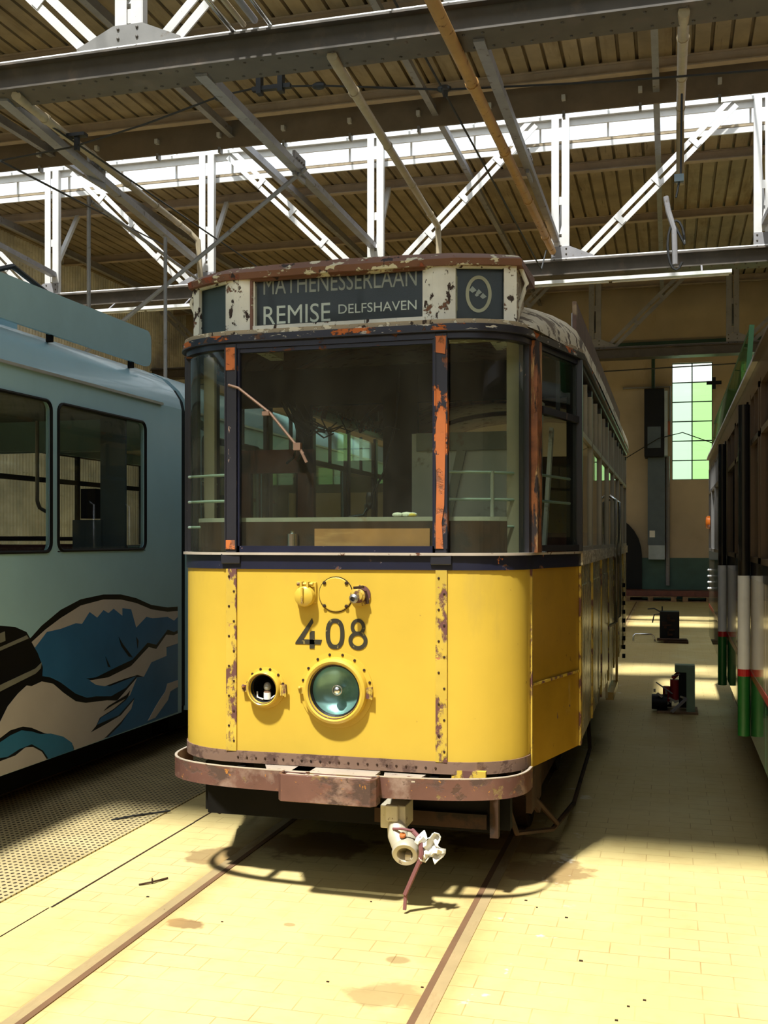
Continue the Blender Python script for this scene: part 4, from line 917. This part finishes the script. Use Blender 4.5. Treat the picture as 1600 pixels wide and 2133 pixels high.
for (x, y, s_) in ((CX+.27,4.93,.022),(CX+.31,4.95,.026),(CX+.345,4.92,.02),(CX+.255,4.98,.02)): o.ball((x,y,1.822), s_, 0, 5, (1.3,1,.55))
tag(o.build('paper_scraps', M['paper']), 'white and yellow scraps lying on the ledge inside the tram windscreen', 'scraps')
# ------------------------------------------------------------------ blue tram (left)
BX, BW = -3.83, 2.30; BC = BX-BW/2
def rrect(y0, y1, z0, z1, r, n=5):
    o = []
    for cy, cz, a in ((y1-r,z0+r,-90),(y1-r,z1-r,0),(y0+r,z1-r,90),(y0+r,z0+r,180)):
        for k in range(n+1): t = math.radians(a+90*k/n); o.append((cy+r*math.cos(t), cz+r*math.sin(t)))
    return o
def panelled(mb, x, th, ya, yb, za, zb, wins, r):
    xa, xb = min(x, x+th), max(x, x+th)
    z0, z1 = wins[0][2], wins[0][3]
    mb.box((xa,ya,za),(xb,yb,z0)); mb.box((xa,ya,z1),(xb,yb,zb)); ys = [ya]+[v for w in wins for v in w[:2]]+[yb]
    for i in range(0, len(ys), 2): mb.box((xa,ys[i],z0),(xb,ys[i+1],z1))
    for (a, b, c, d) in wins:
        for cy, cz, sy, sz in ((a,c,1,1),(b,c,-1,1),(b,d,-1,-1),(a,d,1,-1)):
            pts = [(cy,cz)]+[(cy+sy*(r-r*math.sin(t)), cz+sz*(r-r*math.cos(t))) for t in [math.pi/2*k/6 for k in range(7)]]
            mb.prism(pts, 0, xa, xb)
    return mb
U = thing('blue_tram', 'pale blue modern tram with a wave painting along its side, on the left', 'tram', (BC,7,0))
w1 = [(3.2,4.55,1.622,2.592),(4.62,5.985,1.622,2.592),(6.057,7.247,1.628,2.592)]
w2 = [(8.25,9.55,1.628,2.592),(9.62,10.92,1.628,2.592),(11.0,12.3,1.628,2.592),(12.37,13.67,1.628,2.592),(13.75,15.0,1.628,2.592)]
def roofprof(e=0):
    o = []
    for s in (1, -1):
        L_ = [(BW/2-e,2.76),(BW/2-.02-e,2.84),(BW/2-.08-e,2.93),(BW/2-.18-e,3.02-e),(BW/2-.33,3.09-e),(.45,3.15-e),(0.1,3.17-e)]
        if s < 0: L_ = L_[::-1]
        o += [(BC+s*a, b) for a, b in L_]
    return o
for (ya, yb, ws) in ((2.6,7.86,w1),(7.98,16.0,w2)):
    for x, s in ((BX,-1),(BX-BW,1)):
        if s < 0 or True:
            o = MB(); panelled(o, x, s*.04, ya, yb, .30, 2.76, ws, .06); o.build('side_wall', M['sky_blue'], U)
    rp = roofprof()
    MB().loft([[(a,y,b) for a, b in rp] for y in (ya,yb)]).build('roof', M['sky_blue'], U, smooth=True)
    for x in (BX, BX-BW):
        for (a, b, c, d) in ws:
            xi = x-.02 if x == BX else x+.02
            p = MB().prism(rrect(a,b,c,d,.06), 0, xi-.003, xi+.003).build('window_pane', M['glass_dark'], U)
            q = rrect(a+.004,b-.004,c+.004,d-.004,.058); x_ = x+.002 if x == BX else x-.002
            MB().tube([(x_,yy,zz) for yy, zz in q]+[(x_,)+q[0]], .012, 6).build('window_rubber', M['black'], p)
    for xx in (BX, BX-BW): MB().box((xx-.012,ya,2.752),(xx+.022,min(yb,7.5) if ya < 5 else yb,2.77)).build('roof_gutter', M['aluminium'], U)
    MB().box((BC-BW/2+.05,ya,.42),(BC+BW/2-.05,yb,.5)).build('floor_pan', M['dark'], U)
    MB().box((BC-BW/2+.22,ya+.1,.10),(BC+BW/2-.22,yb-.1,.42)).build('undercarriage', M['dark'], U)
for y in (2.6, 7.84, 8.0, 15.98):
    o = MB(); o.box((BX-BW+.04,y,.3),(BX-BW+.22,y+.02,2.76)) .box((BX-.22,y,.3),(BX-.04,y+.02,2.76)).box((BX-BW+.04,y,.3),(BX-.04,y+.02,1.2 if y < 3 or y > 15 else .5)).box((BX-BW+.04,y,2.45),(BX-.04,y+.02,2.76)); o.build('end_wall', M['sky_blue'], U)
rp = [(BX-.03,.34)]+roofprof(.03)+[(BX-BW+.03,.34)]
MB().loft([[(a,y,b) for a, b in rp] for y in (7.84,8.0)], caps=False).build('articulation_bellows', M['black'], U)
for (xa, lb) in ((-3.97,'x'),(-5.96,'x')):
    MB().prism(rrect(2.8,7.585,3.065,3.345,.07), 0, xa-.012, xa+.012).build('roof_fairing', M['blue_seam'], U)
o = MB()
for y in (4.0,5.1,6.2,7.3):
    for xx in (-3.99,-5.94): o.box((xx-.02,y,3.02),(xx+.02,y+.03,3.10))
o.build('fairing_bracket', M['dark'], U)
MB().box((-5.4,4.5,3.17),(-4.5,6.6,3.33)).build('roof_unit', M['blue_seam'], U)
MB().tube([(-5.0,5.6,3.35),(-4.7,6.3,3.62),(-4.9,7.4,3.45)], .02, 6).tube([(-4.55,5.8,3.35),(-4.4,6.4,3.60),(-4.5,7.2,3.5)], .02, 6).build('pantograph_arm', M['wire'], U)
MURAL = [('black0',[(5.046,0.853),(5.046,1.161),(5.447,1.193),(5.597,1.173),(5.714,1.133),(5.753,1.09),(5.876,1.159),(6.091,1.245),(6.334,1.301),(6.63,1.319),(6.876,1.307),(7.1,1.269),(7.338,1.204),(7.611,1.168),(7.788,1.164),(7.788,0.313),(5.046,0.302)]),
 ('foam1',[(5.767,1.066),(5.918,1.132),(6.091,1.192),(6.334,1.259),(6.63,1.284),(6.876,1.27),(7.1,1.232),(7.338,1.17),(7.611,1.133),(7.788,1.129),(7.788,1.081),(7.721,1.055),(7.611,1.093),(7.358,1.101),(7.257,1.118),(7.1,1.049),(7.024,1.19),(6.894,1.207),(6.894,1.152),(6.769,1.211),(6.698,1.184),(6.63,1.21),(6.545,1.163),(6.446,1.209),(6.35,1.135),(6.272,1.145),(6.091,1.122),(5.932,1.115),(5.801,1.027)]),
 ('blue1',[(5.801,1.027),(5.932,1.115),(6.091,1.122),(6.272,1.145),(6.35,1.135),(6.446,1.209),(6.545,1.163),(6.63,1.21),(6.698,1.184),(6.769,1.211),(6.894,1.152),(6.894,1.207),(7.024,1.19),(7.1,1.049),(7.257,1.118),(7.358,1.101),(7.611,1.093),(7.721,1.055),(7.788,1.081),(7.788,0.974),(7.721,0.964),(7.611,0.993),(7.42,0.892),(7.277,0.92),(7.043,0.817),(6.804,0.789),(6.529,0.751),(6.398,0.759),(6.716,0.665),(6.949,0.68),(7.1,0.688),(6.949,0.624),(6.733,0.591),(6.529,0.62),(6.414,0.626),(6.272,0.674),(6.091,0.773),(5.975,0.82),(5.883,0.84),(5.89,0.895),(5.835,0.988)]),
 ('foam2',[(6.446,0.74),(6.698,0.73),(7.024,0.772),(7.297,0.885),(7.42,0.858),(7.589,0.955),(7.721,0.939),(7.788,0.948),(7.788,0.867),(7.589,0.856),(7.589,0.787),(7.338,0.765),(7.217,0.669),(7.12,0.695),(6.931,0.691),(6.647,0.674),(6.529,0.699)]),
 ('blue2',[(7.11,0.678),(7.217,0.669),(7.338,0.765),(7.589,0.787),(7.589,0.851),(7.788,0.867),(7.788,0.314),(6.681,0.305),(6.876,0.37),(7.043,0.472),(7.081,0.537),(6.84,0.44),(6.545,0.421),(6.596,0.461),(6.769,0.487),(6.949,0.533)]),
 ('foam3',[(5.046,0.503),(5.447,0.625),(5.521,0.704),(5.622,0.765),(5.714,0.803),(5.767,0.792),(5.876,0.807),(6.003,0.776),(6.12,0.703),(6.272,0.623),(6.398,0.594),(6.681,0.57),(6.822,0.547),(7.11,0.673),(7.005,0.561),(6.769,0.496),(6.579,0.464),(6.529,0.415),(6.455,0.381),(6.698,0.409),(6.876,0.434),(7.062,0.516),(7.024,0.457),(6.876,0.388),(6.698,0.329),(6.63,0.305),(6.43,0.303),(6.256,0.302),(6.241,0.334),(6.12,0.415),(5.904,0.476),(5.767,0.533),(5.674,0.557),(5.546,0.556),(5.447,0.528),(5.046,0.447)]),
 ('blue3',[(5.046,0.426),(5.447,0.502),(5.546,0.525),(5.661,0.536),(5.767,0.51),(5.862,0.477),(5.975,0.461),(6.12,0.415),(6.226,0.354),(6.246,0.302),(5.953,0.302),(5.89,0.368),(5.767,0.431),(5.635,0.425),(5.521,0.402),(5.447,0.409),(5.046,0.362)]),
 ('foam4',[(5.046,0.341),(5.447,0.39),(5.597,0.394),(5.7,0.424),(5.78,0.411),(5.876,0.363),(5.932,0.302),(5.046,0.302)]),
 ('grey1',[(5.046,0.993),(5.447,1.066),(5.714,1.113),(5.733,1.092),(5.447,1.045),(5.046,0.968)]),
 ('grey2',[(5.046,0.783),(5.447,0.842),(5.807,0.897),(5.876,0.928),(5.862,0.89),(5.807,0.865),(5.447,0.804),(5.046,0.741)]),
 ('grey3',[(5.375,1.139),(5.49,1.155),(5.496,1.099),(5.375,1.08)]),
 ('foam5',[(7.6,0.567),(7.788,0.572),(7.788,0.517),(7.654,0.499),(7.611,0.436),(7.399,0.331),(7.277,0.327),(7.441,0.441),(7.568,0.511)]),
 ('black1',[(6.84,1.002),(6.903,0.942),(7.043,0.835),(6.987,0.846),(6.876,0.935)]),
 ('black2',[(6.655,0.881),(6.725,0.798),(6.69,0.806)]),
 ('black3',[(7.1,0.979),(7.133,0.948),(7.12,0.893)]),
 ('black4',[(6.63,0.504),(6.698,0.529),(6.949,0.569),(7.005,0.594),(6.968,0.548),(6.769,0.527)])]

MM = {'black':'mural_black','foam':'mural_foam','blue':'mural_blue','grey':'mural_grey'}
for i, (k, pts) in enumerate(MURAL):
    kk = k.rstrip('0123456789'); mt = M[MM[kk]] if k != 'blue3' else M['mural_teal']
    if k == 'black0': nm, lb = 'mural_backing', 'black outline and boat hull of the wave painting'
    elif kk == 'foam': nm, lb = 'mural_foam', 'pinkish white foam of the wave painting'
    elif kk == 'blue': nm, lb = 'mural_wave', 'blue water of the wave painting'
    elif kk == 'grey': nm, lb = 'mural_boat_stripe', 'grey stripe of the painted boat'
    else: nm, lb = 'mural_stroke', 'black stroke in the painted water'
    MB().prism(pts, 0, BX-.002, BX+.0006*(1+(0 if k == 'black0' else 1+i*.35))).build(nm, mt, U, label=lb)
# second section carries the waves on
for nm, mt, pts in (('mural_backing','mural_black',[(7.985,.31),(7.985,1.16),(8.3,1.12),(8.8,1.20),(9.6,1.30),(10.6,1.22),(11.6,1.05),(13,1.15),(14.5,1.0),(15.9,1.05),(15.9,.31)]),
                    ('mural_wave','mural_blue',[(7.985,.315),(7.985,1.08),(8.3,1.05),(8.8,1.12),(9.6,1.20),(10.6,1.12),(11.6,.95),(13,1.05),(14.5,.9),(15.9,.95),(15.9,.315)]),
                    ('mural_foam','mural_foam',[(7.985,.95),(8.3,.99),(8.5,.93),(8.2,.85),(7.985,.84)]), ('mural_foam','mural_foam',[(7.985,.62),(8.2,.70),(8.6,.66),(9.2,.8),(9.4,.7),(8.8,.55),(8.2,.52)])):
    k = {'mural_backing':0,'mural_wave':1,'mural_foam':2}[nm]; MB().prism(pts, 0, BX-.002, BX+.0008*(k+1)).build(nm, M[mt], U)
# interior
for y in (5.25, 5.75, 6.62, 3.9):
    g = MB()
    if y in (5.25, 6.62): g.tube([(-4.35,y,2.55),(-4.35,y,1.98),(-4.35,y+.03,1.93),(-4.35,y+.10,1.91),(-4.35,y+.22,1.91),(-4.35,y+.25,1.95),(-4.35,y+.25,2.5)], .014, 8)
    else: g.tube([(-4.35,y,.5),(-4.35,y,2.72)], .016, 8)
    g.build('grab_pole', M['steel'], U, smooth=True)
for i in range(4):
    y = 4.0+i*.95
    for x in (-4.35, -5.45):
        b = MB().box((x-.35,y,.85),(x+.35,y+.42,.93)).box((x-.35,y+.38,.93),(x+.35,y+.45,1.67)).box((x-.3,y+.1,.5),(x+.3,y+.3,.85)); st = b.build('passenger_seat', M['seat_red'], U, bevel=.02)
        MB().tube([(x-.3,y+.42,1.60),(x-.28,y+.42,1.71),(x+.28,y+.42,1.71),(x+.3,y+.42,1.60)], .016, 8).build('seat_handle', M['black'], st, smooth=True)
MB().box((-4.08,7.02,.5),(-3.88,7.05,2.6)).box((-4.30,7.0,.5),(-4.06,7.1,1.85)).build('partition', M['blue_grey'], U)
MB().box((-4.22,6.98,1.86),(-4.10,7.1,2.08)).build('ticket_box', M['black'], U)
MB().box((BC-BW/2+.05,2.65,2.70),(BC+BW/2-.05,15.9,2.72)).build('ceiling_panel', M['interior'], U)
o = MB()
for y in (3.4,4.1,5.2,5.9,6.6,7.2,8.6,10,11.4,12.8): o.box((BX-BW+.03,y-.03,1.65),(BX-BW+.06,y+.03,2.58))
o.box((BX-BW+.03,2.7,2.28),(BX-BW+.06,15.8,2.33)); o.build('inner_window_bars', M['black'], U)

# ------------------------------------------------------------------ right tram
RX, RC = .44, 1.62
R = thing('green_white_tram', 'tram with brown window frames, black poles and white-red-green door posts, at the right edge', 'tram', (RC,8.5,0))
ya, yb = 3.4, 12.75
def lower(x, th, za, zb, mt, nm, ys):
    for a, b in zip(ys[:-1], ys[1:]): MB().box((min(x,x+th),a+.006,za),(max(x,x+th),b-.006,zb)).build(nm, M[mt], R)
ysr = [3.4,5.3,6.22,8.72,10.7,12.75]
for x, th in ((RX,.03),(2*RC-RX,-.03)):
    lower(x, th, .97, 1.49, 'cream_side', 'body_panel', ysr)
    lower(x, th, .60, .93, 'green_side', 'green_skirt', ysr)
    e = -.002 if th > 0 else .002
    MB().box((min(x+e,x+th),ya,.93),(max(x+e,x+th),yb,.97)).build('red_line', M['red_line'], R)
    MB().box((min(x+e,x+th),ya,1.49),(max(x+e,x+th),yb,1.58)).build('belt_rail', M['black_gloss'], R)
    MB().box((min(x,x+th),ya,2.50),(max(x,x+th),yb,2.62)).build('top_rail', M['brown_tram'], R)
    wy = [(3.5,5.50),(5.62,6.18),(6.46,7.50),(7.60,8.60),(8.95,9.85),(9.93,10.9),(10.98,11.8),(11.88,12.6)]
    prev = ya
    for a, b in wy+[(yb,yb)]:
        if a > prev: MB().box((min(x,x+th),prev,1.58),(max(x,x+th),a,2.50)).build('window_pillar', M['brown_tram'], R)
        prev = b
    for a, b in wy:
        xc = x+th/2; g = MB().box((xc-.003,a,1.60),(xc+.003,b,2.48)).build('window_pane', M['glass_dark'], R)
        f = MB(); xo, xi = (x-.008, x+.02) if th > 0 else (x-.02, x+.008)
        for (p, q, u, v) in ((a,b,1.58,1.61),(a,b,2.47,2.50),(a,a+.03,1.58,2.50),(b-.03,b,1.58,2.50),(a,b,2.22,2.25)): f.box((xo,p,u),(xi,q,v))
        n = 3 if a > 8.7 else 1
        for k in range(1, n+1): yy = a+(b-a)*k/(n+1); f.box((xo,yy-.01,2.25),(xi,yy+.01,2.48))
        f.build('pane_frame', M['steel'] if a > 8.7 else M['brown_tram'], g)
MB().box((RX+.03,yb-.03,.6),(2*RC-RX-.03,yb,2.62)).build('rear_wall', M['brown_tram'], R)
MB().box((RX+.03,ya,.6),(2*RC-RX-.03,ya+.03,2.62)).build('front_wall', M['brown_tram'], R)
for (a, b, mt) in ((3.4,5.75,'brown_tram'),(5.75,yb,'cove')):
    MB().prism([(RX-.03,2.62),(RX-.02,2.66),(RX+.12,2.78),(RX+.4,2.84),(2*RC-RX-.4,2.84),(2*RC-RX-.12,2.78),(2*RC-RX+.02,2.66),(2*RC-RX+.03,2.62)], 1, a, b).build('roof_cove', M[mt], R)
MB().box((RX+.05,ya+.05,.58),(2*RC-RX-.05,yb-.05,.66)).box((RX+.30,ya+.3,.12),(2*RC-RX-.30,yb-.4,.58)).build('undercarriage', M['dark'], R)
MB().box((RX+.04,8.0,.48),(RX+.10,8.6,.66)).box((RX+.02,8.3,.50),(RX+.06,8.5,.58)).build('door_step', M['steel'], R)
for y, zb_ in ((6.27,.60),(8.80,.55)):
    t = MB().tube([(RX-.035,y,1.50),(RX-.035,y,2.46)], .032, 14).build('door_pole', M['black_gloss'], R, smooth=True)
    MB().tube([(RX-.035,y,.975),(RX-.035,y,1.50)], .034, 4 if False else 14).build('white_post', M['white_flat'], R, smooth=True, label='white section of the door post')
    MB().tube([(RX-.035,y,.935),(RX-.035,y,.975)], .034, 14).build('red_post_ring', M['red_flat'], R, label='red ring of the door post')
    MB().tube([(RX-.035,y,zb_),(RX-.035,y,.935)], .034, 14).build('green_post', M['green_flat'], R, smooth=True, label='green section of the door post')
for x0, d in ((.465,1),):
    G_ = MB().prism([(x0,2.71),(x0+.012,2.71),(x0+.035,3.02),(x0+.023,3.02)], 1, 6.95, 12.6).build('green_roof_panel', M['glass_green'], R, label='translucent green panel on the roof edge')
    MB().bar((x0+.006,6.95,2.70),(x0+.030,6.95,3.04),.03,.02).bar((x0+.028,6.95,3.03),(x0+.028,12.6,3.03),.015,.02).build('panel_frame', M['green_flat'], G_)
MB().lathe((RX,12.45,1.90), (-1,0,0), [(.075,0),(.075,.03),(.06,.045),(0,.05)], 20).build('indicator_lamp', M['amber'], R, smooth=True, label='orange side indicator lamp')
o = MB()
for k in range(4): o.ball((RX-.01,12.6,1.15+k*.07), .014, 0, 5)
o.build('side_stud', M['white_flat'], R)
MB().box((RX+.1,ya+.1,2.58),(2*RC-RX-.1,yb-.1,2.61)).build('ceiling_panel', M['interior'], R)
for i in range(8):
    for x in (.95, 2.25):
        y = 3.9+i*1.05; MB().box((x-.3,y,1.0),(x+.3,y+.4,1.08)).box((x-.3,y+.36,1.08),(x+.3,y+.42,1.72)).box((x-.25,y+.1,.66),(x+.25,y+.3,1.0)).build('passenger_seat', M['seat_red'], R, bevel=.02)
# ------------------------------------------------------------------ light, sky, camera
w = bpy.data.worlds.new('sky'); SC.world = w; w.use_nodes = True; nt = w.node_tree; nt.nodes.clear()
out = nt.nodes.new('ShaderNodeOutputWorld'); bg = nt.nodes.new('ShaderNodeBackground'); L(nt, bg.outputs[0], out.inputs[0])
tc = N(nt, 'ShaderNodeTexCoord'); sp = N(nt, 'ShaderNodeSeparateXYZ'); L(nt, tc.outputs['Generated'], sp.inputs[0])
L(nt, mixc(nt, remap(nt, sp.outputs[2], .02, .2), (.62,.72,.55), (.94,.97,1.0)), bg.inputs['Color']); bg.inputs['Strength'].default_value = SKY
sun = bpy.data.lights.new('sun', 'SUN'); sun.energy = SUN; sun.angle = math.radians(3.2); sun.color = (1,.96,.88)
so = bpy.data.objects.new('sun', sun); COL.objects.link(so); d = V((.12,.50,-1.0)); so.rotation_euler = d.to_track_quat('-Z','Y').to_euler()
for i, (y0, y1) in enumerate(SLOTS):
    a = bpy.data.lights.new('portal', 'AREA'); a.shape = 'RECTANGLE'; a.size = XR-XL; a.size_y = y1-y0; a.cycles.is_portal = True
    o = bpy.data.objects.new('sky_portal', a); COL.objects.link(o); o.location = ((XL+XR)/2,(y0+y1)/2,ZR+.012)
a = bpy.data.lights.new('portal', 'AREA'); a.shape = 'RECTANGLE'; a.size = 5; a.size_y = 3.4; a.cycles.is_portal = True
o = bpy.data.objects.new('sky_portal', a); COL.objects.link(o); o.location = (2.5,YB+.06,5.1); o.rotation_euler = (math.radians(-90),0,0)
a = bpy.data.lights.new('portal', 'AREA'); a.shape = 'RECTANGLE'; a.size = 13; a.size_y = 3.6; a.cycles.is_portal = True
o = bpy.data.objects.new('sky_portal', a); COL.objects.link(o); o.location = (-1.5,YF-.04,6.6); o.rotation_euler = (math.radians(90),0,0)  # sky portal of the added unseen window
cam = bpy.data.cameras.new('camera'); co = bpy.data.objects.new('camera', cam); COL.objects.link(co)
co.location = (0,0,1.70); co.rotation_euler = (math.radians(90),0,math.radians(15.13))
cam.sensor_fit = 'VERTICAL'; cam.sensor_height = 36; cam.lens = 2200/2133*36; cam.shift_y = 58.5/2133; cam.clip_start = .05; cam.clip_end = 200
SC.camera = co
vs = SC.view_settings; vs.view_transform = 'Standard'; vs.look = 'None'; vs.gamma = 1; vs.use_curve_mapping = False; vs.exposure = EXPO
cy = SC.cycles; cy.max_bounces = 8; cy.diffuse_bounces = 5; cy.glossy_bounces = 4; cy.transmission_bounces = 4; cy.transparent_max_bounces = 24
cy.use_denoising = True; cy.sample_clamp_indirect = 6; cy.caustics_reflective = False; cy.caustics_refractive = False
